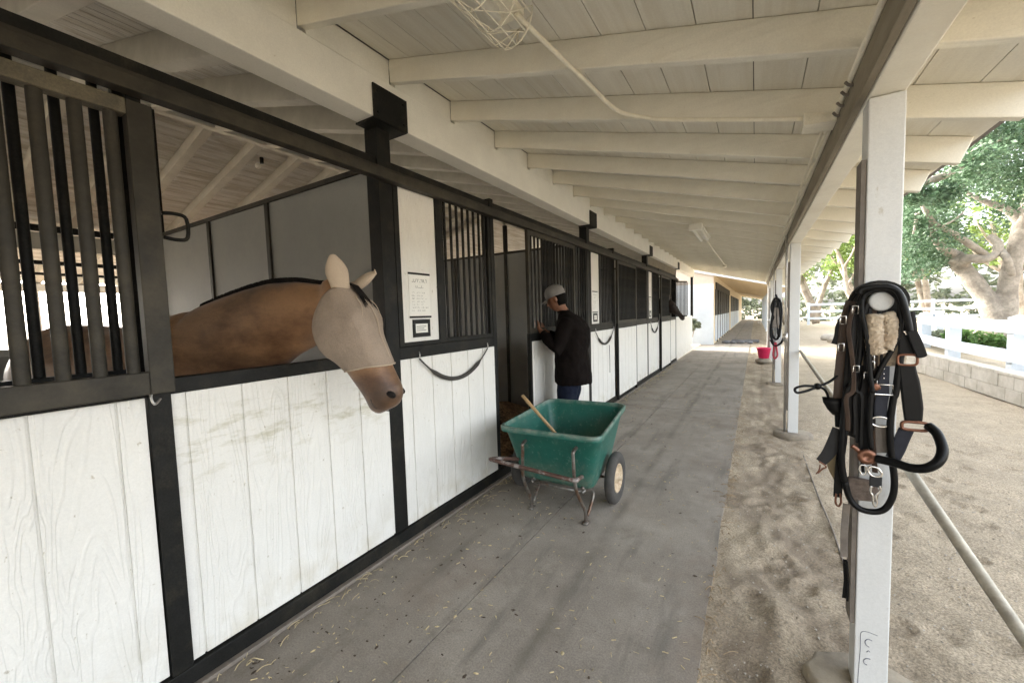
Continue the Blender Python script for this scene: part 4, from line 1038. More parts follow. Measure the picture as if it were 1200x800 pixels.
# (2) sheepskin halter
sh = empty('sheepskin_halter', P5(470,400,A4,1.88), 'halter with beige sheepskin pads over the crown hanging in the middle of the near post', 'halter')
def fluffy(pts, r, name, d):
    m2 = MB(); P_ = path(pts, d, 8); rs = []
    n = len(P_)
    for i in range(n):
        t = i/(n-1); e = min(1, 3.4*math.sqrt(max(0, t*(1-t)))+.12) if True else 1
        rs.append(r*min(1,e)*(1+.12*mn.noise(P_[i]*60)))
    m2.tube(P_, rs, 18); o = m2.build(name, MT['fleece'], sh, smooth=True)
    sb = o.modifiers.new('s','SUBSURF'); sb.levels = sb.render_levels = 2
    tx = bpy.data.textures.new('fleece','CLOUDS'); tx.noise_scale = .010; tx.noise_depth = 3
    dm = o.modifiers.new('d','DISPLACE'); dm.texture = tx; dm.strength = .010; dm.texture_coords = 'LOCAL'
    return o
fluffy([(432,238,4),(425,290,4),(424,360,4),(430,430,4),(440,478,4)], .0265, 'fleece_roll', 1.872)
fluffy([(488,232,4),(508,280,4),(512,350,4),(500,410,4),(480,440,4)], .0255, 'fleece_roll', 1.876)
m2 = MB(); m2.strap(path([(455,380,4),(452,450,4),(450,540,4)], 1.905), [.14,.145,.135], .02); o = m2.build('fleece_pad', MT['fleece'], sh, smooth=True)
m2 = MB(); m2.strap(path([(350,505,5),(345,560,5),(350,625,5)], 1.905), [.075,.10,.085], .022); m2.build('fleece_pad', mat('dirty_fleece', (.20,.155,.125), .95, .3, 60, bump=1, bscale=120, bdist=.012), sh, smooth=True)
m2 = MB(); m2.strap(path([(452,190,5),(455,270,5),(462,350,5)], 1.902), [.055,.058,.05], .007); m2.build('worn_pad', MT['greyleather'], sh)
m2 = MB(); m2.strap(path([(475,545,4),(472,640,4),(470,720,4),(463,60,5),(460,140,5)], 1.882), .0345, .0045); m2.build('navy_strap', MT['navy'], sh)
m2 = MB()
for y in (560,590,615):
    m2 = MB(); m2.blob(P5(478,y,A4,1.8785), .0032, seg=5); m2.build('eyelet', MT['silver'], sh, smooth=True)
m2 = MB()
c = P5(478,682,A4,1.872); w, h = .024,.018; m2.tube([c+V((-w,0,h)),c+V((w,0,h)),c+V((w,0,-h)),c+V((-w,0,-h)),c+V((-w,0,h))], .0035, 8)
m2.build('buckle', MT['silver'], sh, smooth=True); m2 = MB()
c = P5(458,170,A5,1.88); m2.tube([c+V((.028*math.cos(t*math.tau/20),0,.018*math.sin(t*math.tau/20))) for t in range(21)], .004, 8); m2.build('ring', MT['silver'], sh, smooth=True)
m2 = MB(); c = P5(425,665,A4,1.865); m2.lathe(c,(0,-1,0),[(0,.014),(.006,.014),(.008,.006),(.008,.001)],12); m2.strap([c+V((-.012,0,.0)),c+V((.016,0,-.004))], .01, .004); m2.build('copper_fitting', MT['copper'], sh, smooth=True)
# (3) black leather halter with padded noseband on the right
lh = empty('leather_halter', P5(660,195,A5,1.87), 'black padded leather halter with copper rings looping out to the right of the near post', 'halter')
m2 = MB(); m2.strap(path([(600,230,4),(612,300,4),(618,380,4),(620,480,4)], 1.875), .05, .008); m2.build('crown_strap', MT['black'], lh)
m2 = MB(); m2.strap(path([(640,335,4),(655,370,4),(672,410,4),(688,450,4),(702,485,4),(706,494,4)], 1.855), [.026,.028,.029,.029,.027,.012], .005); m2.build('strap_tail', MT['black'], lh)
m2 = MB(); m2.strap(path([(612,535,4),(620,590,4),(630,640,4),(640,20,5),(648,90,5),(650,165,5)], 1.875), [.042,.046,.05,.052,.052,.044], .012); m2.build('cheek_piece', MT['black'], lh)
def ringbox(cx, cy, sheet, w, h, r, m, d=1.868, par=None):
    c = P5(cx, cy, A4 if sheet == 4 else A5, d); k = .35
    pts = []
    for i in range(32):
        t = math.tau*i/32; ct, st = math.cos(t), math.sin(t)
        pts.append(c+V((w*math.copysign(abs(ct)**.5, ct), 0, h*math.copysign(abs(st)**.5, st))))
    m2 = MB(); m2.tube(pts+[pts[0]], r, 8, cap=False); return m2.build('ring', m, par, smooth=True)
ringbox(617,508,4,.025,.018,.0042, MT['copper'], par=lh); ringbox(662,196,5,.034,.014,.0055, MT['copper'], par=lh)
m2 = MB(); m2.strap([P5(605,352,A4,1.862),P5(650,352,A4,1.862)], .010, .003); m2.strap([P5(596,340,A4,1.862),P5(612,350,A4,1.862)], .006, .003); m2.build('buckle', MT['silver'], lh)
m2 = MB(); nb_ = path([(735,190,5,1.87),(790,240,5,1.84),(822,330,5,1.80),(800,400,5,1.78),(730,440,5,1.78),(640,440,5,1.80),(540,410,5,1.83),(430,385,5,1.85)], 1.87, 8)
m2.tube(nb_, [.011]+[.0145]*(len(nb_)-2)+[.012], 14); m2.build('noseband', MT['black'], lh, smooth=True)
m2 = MB(); m2.strap(path([(610,215,5,1.878),(585,270,5,1.878),(560,330,5,1.878),(530,385,5,1.878)], 1.88), .040, .007); m2.build('chin_strap', MT['navy'], lh)
# (4) bits, rings and snaps in the middle
sn = empty('snap_cluster', P5(400,420,A5,1.85), 'cluster of copper rings and steel snap hooks at the bottom of the near tack', 'snap hooks')
m2 = MB(); m2.lathe(P5(378,372,A5,1.858), (0,-1,0), [(0,.026),(.008,.028),(.012,.02),(.012,.012),(.006,.008),(.006,.001)], 16); m2.tube(path([(290,310,5),(320,330,5),(350,360,5)],1.86), .008, 8); m2.build('copper_ring', MT['copper'], sn, smooth=True)
m2 = MB(); m2.tube(path([(345,420,5),(335,450,5),(352,478,5),(372,470,5),(372,430,5),(345,420,5)],1.86), .003, 6); m2.build('steel_ring', MT['silver'], sn, smooth=True)
m2 = MB(); m2.tube(path([(400,430,5),(440,440,5),(465,470,5),(455,490,5),(410,485,5),(385,455,5),(400,430,5)],1.85), .0038, 8); m2.build('steel_ring', MT['silver'], sn, smooth=True)
m2 = MB(); m2.tube(path([(405,545,5),(400,580,5),(412,600,5),(416,640,5),(428,665,5),(437,640,5),(432,600,5),(458,575,5),(455,545,5)],1.85), .0038, 8); m2.build('snap_hook', MT['silver'], sn, smooth=True)
m2 = MB(); m2.strap(path([(432,490,5),(430,520,5),(430,550,5)],1.852), .034, .006); m2.build('snap_strap', MT['webbing'], sn)
# (5) brown leather reins on the left, pouch, buckled strap
lr = empty('leather_rein', P5(230,700,A4,1.93), 'brown leather straps hanging along the left side of the near tack', 'reins')
m2 = MB(); m2.strap(path([(295,165,4),(265,270,4),(245,420,4),(232,560,4),(222,700,4),(215,780,4)], 1.92), .040, .006); m2.build('brown_strap', MT['brown'], lr)
m2 = MB(); m2.tube(path([(330,105,4),(290,150,4),(262,230,4),(235,350,4),(215,520,4),(203,620,4),(212,720,4),(205,60,5),(210,200,5)], 1.93), .009, 8); m2.strap(path([(245,270,4),(225,320,4),(218,370,4),(200,418,4)], 1.925), .032, .005); m2.build('black_strap', MT['black'], lr)
m2 = MB(); m2.rings([ering(P5(x,y,A5,1.925), V((1,0,0)), V((0,1,0)), w, .018, 16) for x, y, w in ((185,28,.036),(190,60,.035),(205,100,.030),(215,130,.020))]); tag(m2.build('saddle_pouch', MT['black'], None, smooth=True), 'small black pouch at the left edge of the near tack', 'pouch')
m2 = MB(); m2.strap(path([(225,215,5),(185,300,5),(150,360,5),(110,405,5)], 1.90), [.05,.045,.04,.034], .006); bs_ = tag(m2.build('buckled_strap', MT['webbing'], None), 'short black strap with open buckle jutting out lower left of the near tack', 'strap')
m2 = MB(); m2.tube(path([(98,400,5),(140,432,5),(120,445,5),(92,470,5)],1.895), .0028, 6); m2.tube(path([(105,420,5),(100,450,5),(82,475,5)],1.895), .0022, 6); m2.build('buckle', MT['copper'], bs_, smooth=True)
m2 = MB(); m2.strap(path([(205,230,5),(195,330,5),(200,430,5),(220,500,5),(235,560,5)],1.915), [.03,.05,.055,.04,.03], .01); tag(m2.build('girth_strap', mat('olive_strap', (.16,.12,.06), .7, .2, 20, bump=.3), None), 'olive brown padded strap behind the lower left of the near tack', 'strap')
m2 = MB(); m2.strap([at(992,590,1,1.915),at(989,625,1,1.915),at(989,652,1,1.915)], .022, .004); tag(m2.build('hanging_strap', MT['greyleather'], None), 'grey brown leather strap hanging against the left edge of the near post below the tack', 'strap'); m2 = MB(); m2.strap([at(990,655,1,1.925),at(991,680,1,1.925),at(989,700,1,1.925)], .012, .004); m2.strap([at(992,657,1,1.92),at(994,680,1,1.92),at(993,704,1,1.92)], .008, .004)
tag(m2.build('rein_end', MT['black'], None), 'narrow black rein end hanging down the left edge of the near post', 'reins')
# (6) thin cord with a knot
m2 = MB(); q = [(985,437,1.93),(972,447,1.9),(958,452,1.88),(942,452,1.85),(932,455,1.84),(934,460,1.84),(945,458,1.86),(957,454,1.88),(966,456,1.9),(971,466,1.92),(973,478,1.93)]
m2.tube(spline([at(a,b,1,c) for a,b,c in q],6), .0048, 8); m2.blob(at(958,452.5,1,1.88), .013, seg=7)
tag(m2.build('tie_cord', MT['black'], None, smooth=True), 'thin knotted black cord with an end loop sticking out left of the near tack', 'cord')
# pencil marks on the post
m2 = MB()
def mark(pts, r=.0011): m2.tube(spline([at(995+a/10, 720+b/10, 1, 1.9295) for a, b in pts], 6), r, 5)
mark([(100,800),(118,560),(132,400),(135,230),(160,195),(220,200),(335,245)])
mark([(270,305),(225,285),(190,305),(200,350),(235,378)], .0016); mark([(250,520),(205,510),(172,530),(180,570),(210,585)], .0016); mark([(205,435),(225,420),(245,435)], .0014)
mk_ = m2.build('pencil_marks', mat('pencil', (.18,.19,.22), .6, .05), [o for o in barn.children if o.name == 'support_post.001'][0])
# ---------------------------------------------------------------- tack, rope and bucket further away
ft = empty('bridle', (.28, 9.36, .9), 'black bridle and halter hanging in a bundle on the third porch post', 'bridle')
m2 = MB()
def pp(px, py): return at(px, py, 1, 9.38)
for pts, r in (([(907,372),(904,360),(908,350),(914,352),(916,365),(914,385),(911,397),(906,394),(904,380),(907,372)], .02), ([(908,352),(905,372),(903,390),(906,402)], .022), ([(912,352),(915,375),(913,395)], .022), ([(903,398),(908,405),(915,402),(918,396)], .02), ([(909,345),(911,352),(910,372),(912,392)], .018)):
    m2.tube(spline([pp(*q) for q in pts],5), r, 8)
m2.build('straps', MT['black'], ft, smooth=True)
m2 = MB(); m2.strap([pp(910,360),pp(909,372),pp(909,384)], .11, .03); m2.build('pad', MT['greyleather'], ft)
m2 = MB(); m2.tube(spline([pp(908,401),pp(907,408),pp(906,416),pp(908,420),pp(911,416),pp(910,408),pp(909,401)],5), .016, 8)
tag(m2.build('lead_rope', MT['redrope'], None, smooth=True), 'dark red rope loop hanging below the tack on the third porch post', 'rope')
bc = V((.20, 13.0, 0)); bk = empty('feed_bucket', bc, 'pink plastic bucket standing by the far porch posts', 'bucket')
m2 = MB(); m2.lathe(bc+V((0,0,.14)), (0,0,1), [(0,.001),(0,.12),(.26,.165),(.262,.175),(.285,.175),(.285,.160),(.265,.155),(.02,.11),(.02,.001)], 28); m2.build('pail', MT['pink'], bk, smooth=True)
m2 = MB(); m2.tube([bc+V((.172*math.cos(t*math.pi/12), -.01, .415-.02*0+.0-(.10*math.sin(t*math.pi/12)))) for t in range(13)], .004, 6); m2.build('bail_handle', MT['metal'], bk, smooth=True)
m2 = MB(); m2.blob(bc+V((0,0,.06)), .2, (1,.9,.42), amp=.2); tag(m2.build('footing_stone', MT['footing'], None, smooth=True), 'low concrete block under the pink bucket', 'block')
# ================================================================ YARD, WALL, FENCE
wr = empty('block_wall', (3.3, 9, 0), 'low pale block retaining wall along the right side of the sandy yard', 'wall')
def wpt(y):
    if y < 13.2: return V((wallx(y), y, 0))
    t = y-13.2; return V((wallx(13.2)+.10*t*t*.12+.25*t*.4, y, 0))
mb = MB(); rnd = random.Random(5)
for row in range(2):
    y = 2.0-(.2 if row else 0)
    while y < 19:
        a, b = wpt(y+.004), wpt(y+.396); dx = rnd.uniform(-.004,.004); z0, z1 = .205*row-.03, .205*(row+1)-.034
        mb.obox([(a.x+dx,a.y,z0),(a.x+.19,a.y,z0),(b.x+.19,b.y,z0),(b.x+dx,b.y,z0)], [(a.x+dx,a.y,z1),(a.x+.19,a.y,z1),(b.x+.19,b.y,z1),(b.x+dx,b.y,z1)])
        y += .40
mb.build('blocks', MT['block'], wr, bevel=.006)
mb = MB(); y = 2.0
while y < 19:
    a, b = wpt(y), wpt(y+.4); mb.obox([(a.x+.008,a.y,-.03),(a.x+.185,a.y,-.03),(b.x+.185,b.y,-.03),(b.x+.008,b.y,-.03)], [(a.x+.008,a.y,.37),(a.x+.185,a.y,.37),(b.x+.185,b.y,.37),(b.x+.008,b.y,.37)]); y += .4
mb.build('mortar', MT['footing'], wr)
mb = MB(); y = 1.9
while y < 18.8:
    a, b = wpt(y+.003), wpt(y+.397)
    mb.obox([(a.x-.01,a.y,.373),(a.x+.20,a.y,.373),(b.x+.20,b.y,.373),(b.x-.01,b.y,.373)], [(a.x-.01,a.y,.425),(a.x+.20,a.y,.425),(b.x+.20,b.y,.425),(b.x-.01,b.y,.425)]); y += .4
mb.build('cap_blocks', MT['block'], wr, bevel=.008)
def rail_fence(pts, h0, rails, pw, label, rw=.2, name='rail_fence', m='shaded_whitewash', top=.0, cap=True, grp=None):
    root = empty(name, pts[0], label, 'fence', grp)
    base = None
    for p in pts:
        mb = MB(); mb.box(p.x-pw/2, p.x+pw/2, p.y-pw/2, p.y+pw/2, p.z-.05, p.z+h0)
        if cap: mb.add([(p.x-pw/2-.01,p.y-pw/2-.01,p.z+h0+.001),(p.x+pw/2+.01,p.y-pw/2-.01,p.z+h0+.001),(p.x+pw/2+.01,p.y+pw/2+.01,p.z+h0+.001),(p.x-pw/2-.01,p.y+pw/2+.01,p.z+h0+.001),(p.x,p.y,p.z+h0+.05)], [(0,1,4),(1,2,4),(2,3,4),(3,0,4),(3,2,1,0)])
        mb.build('post', MT[m], root, bevel=.006)
    for a, b in zip(pts[:-1], pts[1:]):
        d = (b-a).normalized(); s_ = V((d.y,-d.x,0))*-1
        if s_.x > 0: s_ = -s_
        for z in rails:
            o = s_*(pw/2+.002)
            mb = MB(); q = [a+o, b+o, b+o+s_*.04, a+o+s_*.04]
            mb.obox([v+V((0,0,z)) for v in q], [v+V((0,0,z+rw)) for v in q]); mb.build('rail', MT[m], root, bevel=.005)
    return root
fp = [V((3.72,4.6,.38)), V((3.66,7.2,.38)), V((3.62,9.72,.38)), V((3.60,12.15,.38)), V((3.75,14.4,.38)), V((4.6,16.6,.38))]
rail_fence(fp, .86, (.15,.62), .19, 'white board fence with two wide rails standing on the block wall', rw=.20)
def gz(x, y): return .38
far1 = [V((9+0*i, 14+3*i, .36)) for i in range(1)]
rail_fence([V((3.0+3.0*i, 33+.2*i, .34)) for i in range(9)], 1.4, (.3,.75,1.2), .14, 'far white rail fence crossing the yard in front of the distant trees', rw=.14, cap=False)
# pale wall slab far right
# stones
rnd = random.Random(8)
for i in range(16):
    x = 2.6+rnd.uniform(0,3.6); y = 22+rnd.uniform(-1.5,2.5)
    r = rnd.uniform(.16,.38)
    mb = MB(); mb.blob((x, y, .08), r, (1.2,.9,.7), 8, .35, i)
    tag(mb.build('boulder', MT['stone'], None, smooth=True), 'pale boulder in the row at the far edge of the sandy yard', 'stone', 'pale boulders at the far edge of the yard')
# ================================================================ TREES
def leaves(mb, c, r, n, size, rnd, sq=(1,1,.75), shell=.35):
    for _ in range(n):
        d = V((rnd.gauss(0,1), rnd.gauss(0,1), rnd.gauss(0,1))).normalized(); rr = r*(rnd.random()**shell)
        p = V(c)+V((d.x*sq[0]*rr, d.y*sq[1]*rr, d.z*sq[2]*rr))
        a = V((rnd.gauss(0,1), rnd.gauss(0,1), rnd.gauss(0,.7))).normalized(); b = a.cross(V((rnd.gauss(0,1), rnd.gauss(0,1), rnd.gauss(0,1)))).normalized()
        s = size*rnd.uniform(.6,1.35)
        mb.add([p-a*s, p+b*s*.45, p+a*s, p-b*s*.45], [(0,1,2,3)])
def limb(mb, pts, r0, r1, n=7, seg=10):
    P_ = spline(pts, n); rs = [(r0+(r1-r0)*i/(len(P_)-1))*(1+.16*mn.noise(P_[i]*2.3)) for i in range(len(P_))]
    mb.tube(P_, rs, seg)
oak = empty('oak_tree', (4.85, 14.1, .38), 'old gnarled oak with a thick pale twisted trunk behind the white fence', 'tree')
def O(px, py, d=14.1): return at(px, py, 1, d)
mb = MB()
limb(mb, [O(1172,425), O(1171,400), O(1166,375), O(1156,352), O(1142,332), O(1128,314), O(1118,300,13.9)], .23, .15, 7, 16)
limb(mb, [O(1176,420), O(1178,390), O(1180,360), O(1181,335), O(1186,312), O(1192,285), O(1197,262), O(1206,238), O(1216,205)], .21, .12, 7, 14)
tk = mb.build('trunk', MT['bark'], oak, smooth=True); remesh(tk, .03, 3)
mb = MB()
limb(mb, [O(1120,312), O(1135,303,13.7), O(1152,304,13.6), O(1166,298,13.7), O(1170,286,13.8), O(1160,277,14)], .12, .07)
limb(mb, [O(1160,302,13.7), O(1130,282,13.4), O(1110,270,13.2), O(1095,262,13), O(1084,246,12.8), O(1080,236,12.8)], .08, .035)
limb(mb, [O(1062,222,9.6), O(1075,216,9.8), O(1095,210,10.2), O(1114,202,10.6), O(1132,188,11), O(1150,172,11.4), O(1168,164,12), O(1190,163,12.6), O(1216,168,13.2), O(1250,180,14)], .04, .13)
limb(mb, [O(1196,262), O(1180,246), O(1160,238), O(1140,230), O(1120,214)], .10, .03)
limb(mb, [O(1122,300), O(1106,292,13.6), O(1096,280,13.4), O(1090,262,13.2)], .12, .03)
limb(mb, [O(1168,290), O(1178,300,13.6), O(1183,312,13.6), O(1186,322,13.7)], .08, .06)
limb(mb, [O(1095,270), O(1106,264,12.9), O(1118,258,12.8), O(1130,248,12.8)], .025, .015)
limb(mb, [O(1190,290), O(1230,270), O(1290,230)], .15, .07)
limb(mb, [O(1075,250,12.9), O(1073,262,12.9), O(1070,275,12.9)], .04, .02)
mb.build('limbs', MT['bark'], oak, smooth=True)
mb = MB(); rnd = random.Random(21)
cl = []
for i in range(110):
    px = rnd.uniform(1040,1290); py = rnd.uniform(60,300); d = rnd.uniform(12.2,17.5)
    if px > 1135 and py > 262: continue
    if px > 1150 and py > 235 and d < 15: continue
    cl.append((px, py, d, rnd.uniform(.35,.75)))
for i in range(26): cl.append((rnd.uniform(1040,1118), rnd.uniform(240,338), rnd.uniform(12.6,16), rnd.uniform(.3,.5)))
for i in range(22): cl.append((rnd.uniform(1085,1215), rnd.uniform(120,215), rnd.uniform(9.8,13), rnd.uniform(.3,.5)))
for i in range(10): cl.append((rnd.uniform(1062,1110), rnd.uniform(215,235), rnd.uniform(9.6,10.6), rnd.uniform(.15,.3)))
for px, py, d, r in cl:
    leaves(mb, O(px, py, d), r, int(900*r), .043, rnd)
mb.build('crown', MT['oakleaf'], oak)
print('oak faces', len(mb.f))
def simple_tree(x, y, z, h, cr, n, m, label, seed, size=.12, grp='bright green trees beyond the yard', trunks=2, name='tree', bark='bark2', low=.35):
    rnd = random.Random(seed); root = empty(name, (x, y, z), label, 'tree', grp)
    mb = MB()
    for t in range(trunks):
        a = rnd.uniform(0,6.28); q = V((x,y,z)); pts = [q]
        for k in range(1,5):
            q = q+V((math.cos(a)*h*.05*rnd.uniform(.3,1.5), math.sin(a)*h*.05*rnd.uniform(.3,1.5), h*.17)); pts.append(q)
        limb(mb, pts, h*.028, h*.01)
        for k in (2,3):
            e = pts[k]+V((rnd.uniform(-1,1), rnd.uniform(-1,1), .9)).normalized()*h*.25; limb(mb, [pts[k], pts[k].lerp(e,.5)+V((0,0,-.02*h)), e], h*.012, h*.004)
    mb.build('trunk', MT[bark], root, smooth=True)
    mb = MB()
    for i in range(n):
        a = rnd.uniform(0,6.28); u = rnd.random()**.5; zz = z+h*(low+(1-low)*rnd.random())
        lim = cr*math.sqrt(max(.05, 1-((zz-z-h*.62)/(h*.48))**2))
        leaves(mb, (x+math.cos(a)*u*lim, y+math.sin(a)*u*lim, zz), cr*rnd.uniform(.18,.3), 70, size, rnd)
    mb.build('crown', MT[m], root)
spec = [(3.7,36,8.2,2.5,'lime',70,.11), (5.7,34,7.2,2.2,'lime',60,.11), (7.4,37,8.4,2.8,'lime',60,.11), (9.5,35,7.5,2.6,'lime',40,.12), (12.5,33,8,3,'lime',40,.13), (16,34,8,3.2,'lime',40,.13), (2.3,42,9,2.6,'lime',55,.12)]
lab = ['first bright green tree right of the porch posts, forked pale trunk', 'short bright green tree between the porch posts and the tack', 'tall bright green tree seen just left of the tack post', 'bright green tree mostly hidden behind the near post', 'bright green tree seen under the oak limbs', 'rightmost bright green tree far behind the oak', 'farthest bright green tree at the left edge of the yard view']
for i, (x, y, h, cr, m, n, s) in enumerate(spec): simple_tree(x, y, .3 if x > 3 else 0, h, cr, n, m, lab[i], 30+i, s, trunks=3 if i < 3 else 2, low=.42)
# dense background vegetation closing the horizon
def thicket(pts, h, m, label, seed, size=.3, name='distant_trees', n=60, per=90):
    rnd = random.Random(seed); mb = MB()
    for (x, y) in pts:
        for i in range(n):
            zz = h*rnd.random(); leaves(mb, (x+rnd.uniform(-2.4,2.4), y+rnd.uniform(-1.5,1.5), zz), rnd.uniform(.5,1.0), per//4, size, rnd)
    return tag(mb.build(name, MT[m], None), label, 'trees', kind='stuff')
thicket([(x,52) for x in range(6,40,4)], 7.5, 'hazed_sageleaf', 'hazy mass of distant trees behind the far fences', 3, .3)
thicket([(x*1.0,66) for x in (-6,-3,-.5,2)], 8.0, 'hazed_sageleaf', 'grey green bushes closing the view at the end of the far aisle', 4, .28)
# shrubs behind the fence
def shrub(x, y, r, h, label, seed, m='shrubleaf', size=.05):
    rnd = random.Random(seed); root = empty('shrub', (x, y, .38), label, 'shrub', 'low green shrubs behind the white fence')
    mb = MB()
    for k in range(7):
        a = rnd.uniform(0,6.28); mb.tube([V((x,y,.36)), V((x+math.cos(a)*r*.4, y+math.sin(a)*r*.4, .38+h*.5)), V((x+math.cos(a)*r*.7, y+math.sin(a)*r*.7, .38+h*.85))], [.012,.008,.004], 5)
    mb.build('stems', MT['bark2'], root)
    mb = MB()
    for k in range(14): leaves(mb, (x+rnd.uniform(-r,r)*.8, y+rnd.uniform(-r,r)*.8, .38+h*rnd.uniform(.25,.85)), r*.42, 70, size, rnd)
    mb.build('foliage', MT[m], root)
shrub(4.55, 12.9, .45, .55, 'bright green shrub at the foot of the oak trunk', 1); shrub(4.25,13.5,.4,.5, 'green shrub behind the second fence bay left of the oak', 2)
shrub(4.2,14.6,.35,.45, 'small green shrub at the left end of the fence', 3, 'hazed_sageleaf'); shrub(5.4,13.2,.4,.4, 'greyish shrub right of the oak trunk', 4, 'hazed_sageleaf')
# ================================================================ SECOND BARN
b2 = empty('far_barn', (-1.55, 19.3, 0), 'second white barn in line beyond the gap, with peach coloured porch', 'stable')
X2 = -1.55
def r2(x): return 2.98-.26*(x-X2)
mb = MB(); mb.box(-9.5, X2, 19.3, 19.38, 0, 2.62); mb.build('end_wall', MT['shaded_whitewash'], b2)
mb = MB(); mb.add([(-9.5,19.31,2.621),(X2,19.31,2.621),(X2,19.31,2.98),(-5.5,19.31,4.0),(-9.5,19.31,2.98)],[(0,1,2,3,4)]); mb.add([(-9.5,19.37,2.621),(X2,19.37,2.621),(X2,19.37,2.98),(-5.5,19.37,4.0),(-9.5,19.37,2.98)],[(4,3,2,1,0)]); mb.build('gable', MT['pinkroof'], b2)
mb = MB(); mb.box(X2-.1, X2-.004, 19.381, 60, 0, 3.1); mb.build('side_wall', MT['peach'], b2)
mb = MB()
mb.obox([(X2-.15,19.15,r2(X2-.15)-.02),(1.35,19.15,r2(1.35)-.02),(1.35,19.29,r2(1.35)-.02),(X2-.15,19.29,r2(X2-.15)-.02)], [(X2-.15,19.15,r2(X2-.15)+.24),(1.35,19.15,r2(1.35)+.24),(1.35,19.29,r2(1.35)+.24),(X2-.15,19.29,r2(X2-.15)+.24)])
mb.obox([(X2-4,19.15,4.0-.02),(X2-.1505,19.15,r2(X2-.15)-.02),(X2-.1505,19.29,r2(X2-.15)-.02),(X2-4,19.29,4.0-.02)], [(X2-4,19.15,4.22),(X2-.1505,19.15,r2(X2-.15)+.24),(X2-.1505,19.29,r2(X2-.15)+.24),(X2-4,19.29,4.22)])
mb.build('rake_board', MT['shaded_whitewash'], b2)
mb = MB(); mb.obox([(X2-4.2,19.3,4.02),(1.3,19.3,r2(1.3)+.16),(1.3,60,r2(1.3)+.16),(X2-4.2,60,4.02)], [(X2-4.2,19.3,4.08),(1.3,19.3,r2(1.3)+.2),(1.3,60,r2(1.3)+.2),(X2-4.2,60,4.08)]); mb.build('porch_roof', MT['peach'], b2)
base = None
for i in range(18):
    y = 19.6+1.2*i
    if base is None:
        mb = MB(); mb.obox([(X2,y,r2(X2)),(1.25,y,r2(1.25)),(1.25,y+.05,r2(1.25)),(X2,y+.05,r2(X2))], [(X2,y,r2(X2)+.155),(1.25,y,r2(1.25)+.155),(1.25,y+.05,r2(1.25)+.155),(X2,y+.05,r2(X2)+.155)])
        base = mb.build('rafter', MT['peach'], b2)
    else:
        c = base.copy(); COL.objects.link(c); c.parent = b2; c.location.y = base.location.y+1.2*i
for i in range(9):
    y = 19.4+3.6*i
    mb = MB(); mb.box(.55,.67,y,y+.12,0,r2(.6)-.01); mb.build('porch_post', MT['shaded_whitewash'], b2)
mb = MB(); mb.box(X2-.003, X2+.05, 20.2, 31, 2.42, 2.72); mb.build('header', MT['steel2'], b2)
for i in range(7):
    y = 19.9+1.6*i
    e = bpy.data.objects.new('stall_front', None); COL.objects.link(e); e.parent = b2; e.location = (0, y-19.3, 0)
    mb = MB(); mb.box(X2-.003, X2+.03, y+.1, y+1.05, .1, 1.25); mb.build('lower_panel', MT['shaded_whitewash'], e)
    mb = MB(); mb.box(X2-.003, X2+.035, y+.1, y+1.05, 1.2505, 2.41); mb.build('grille', MT['steel'], e)
    mb = MB(); mb.box(X2-.003, X2+.04, y+1.06, y+1.16, 0, 2.41); mb.build('frame', MT['steel'], e)
for i in range(5):
    y = 33+3.2*i
    e = bpy.data.objects.new('stall_front', None); COL.objects.link(e); e.parent = b2; e.location = (0, y-19.3, 0)
    mb = MB(); mb.box(X2-.003, X2+.03, y+.1, y+2.4, 1.3, 2.45); mb.build('grille', MT['steel'], e)
    mb = MB(); mb.box(X2-.003, X2+.03, y+.1, y+2.4, .1, 1.29); mb.build('lower_panel', MT['shaded_whitewash'], e)
mb = MB()
for i in range(8): mb.box(-.95, .15, 20.6+.18*i, 20.72+.18*i, .03, .05)
for x in (-.9,-.4,.05): mb.box(x, x+.08, 20.6, 22.0, .004, .0295)
tag(mb.build('pallet', MT['pallet'], None), 'low grey slatted pallet lying on the far aisle', 'pallet')
rnd = random.Random(2)
for i, (x, y, r) in enumerate(((-1.1,20.1,.14),(-.85,19.95,.1),(-.55,20.15,.13),(-.2,20.0,.1))):
    mb = MB(); mb.blob((x,y,.05), r, (1.2,1,.6), 8, .4, i); tag(mb.build('rubble', MT['pallet'], None, smooth=True), 'dark lump of rubble beside the far pallet', 'rubble', 'dark lumps beside the far pallet')
# saplings in pots at the white corner
shrub(-2.3, 18.6, .3, .9, 'grey green plant growing at the white end wall of the far barn', 9, 'hazed_sageleaf', .06)
# ================================================================ LITTER
def blade(mb, x, y, z, L_, a, r=.0016, lift=.006, rnd=random):
    d = V((math.cos(a), math.sin(a), 0)); s_ = V((-d.y, d.x, 0))
    pts = [V((x,y,z+.002)), V((x,y,z+lift))+d*L_*.35+s_*L_*rnd.uniform(-.05,.05), V((x,y,z+lift*.8))+d*L_*.7+s_*L_*rnd.uniform(-.08,.08), V((x,y,z+.003))+d*L_]
    mb.tube(spline(pts,2), [r]*7 if True else r, 3, cap=False)
rnd = random.Random(12); mb = MB()
for i in range(420):
    t = rnd.random()**1.5; y = rnd.uniform(.7, 12); x = W+.04+abs(rnd.gauss(0,.07)); blade(mb, x, y, .001, rnd.uniform(.02,.10), rnd.gauss(1.57,.6), rnd.choice((.0010,.0014,.002)), rnd.uniform(.003,.02), rnd)
for i in range(700):
    x = rnd.uniform(W+.1, E_-.03); y = .8+8*rnd.random()**1.4; blade(mb, x, y, .001, rnd.uniform(.006,.03), rnd.uniform(0,6.28), rnd.choice((.001,.0016,.0024)), .003, rnd)
for i in range(0): 
    x = W+.1+abs(rnd.gauss(0,.2)); y = rnd.uniform(.8,2.6); blade(mb, x, y, .001, rnd.uniform(.1,.24), rnd.gauss(1.3,.5), .0018, .012, rnd)
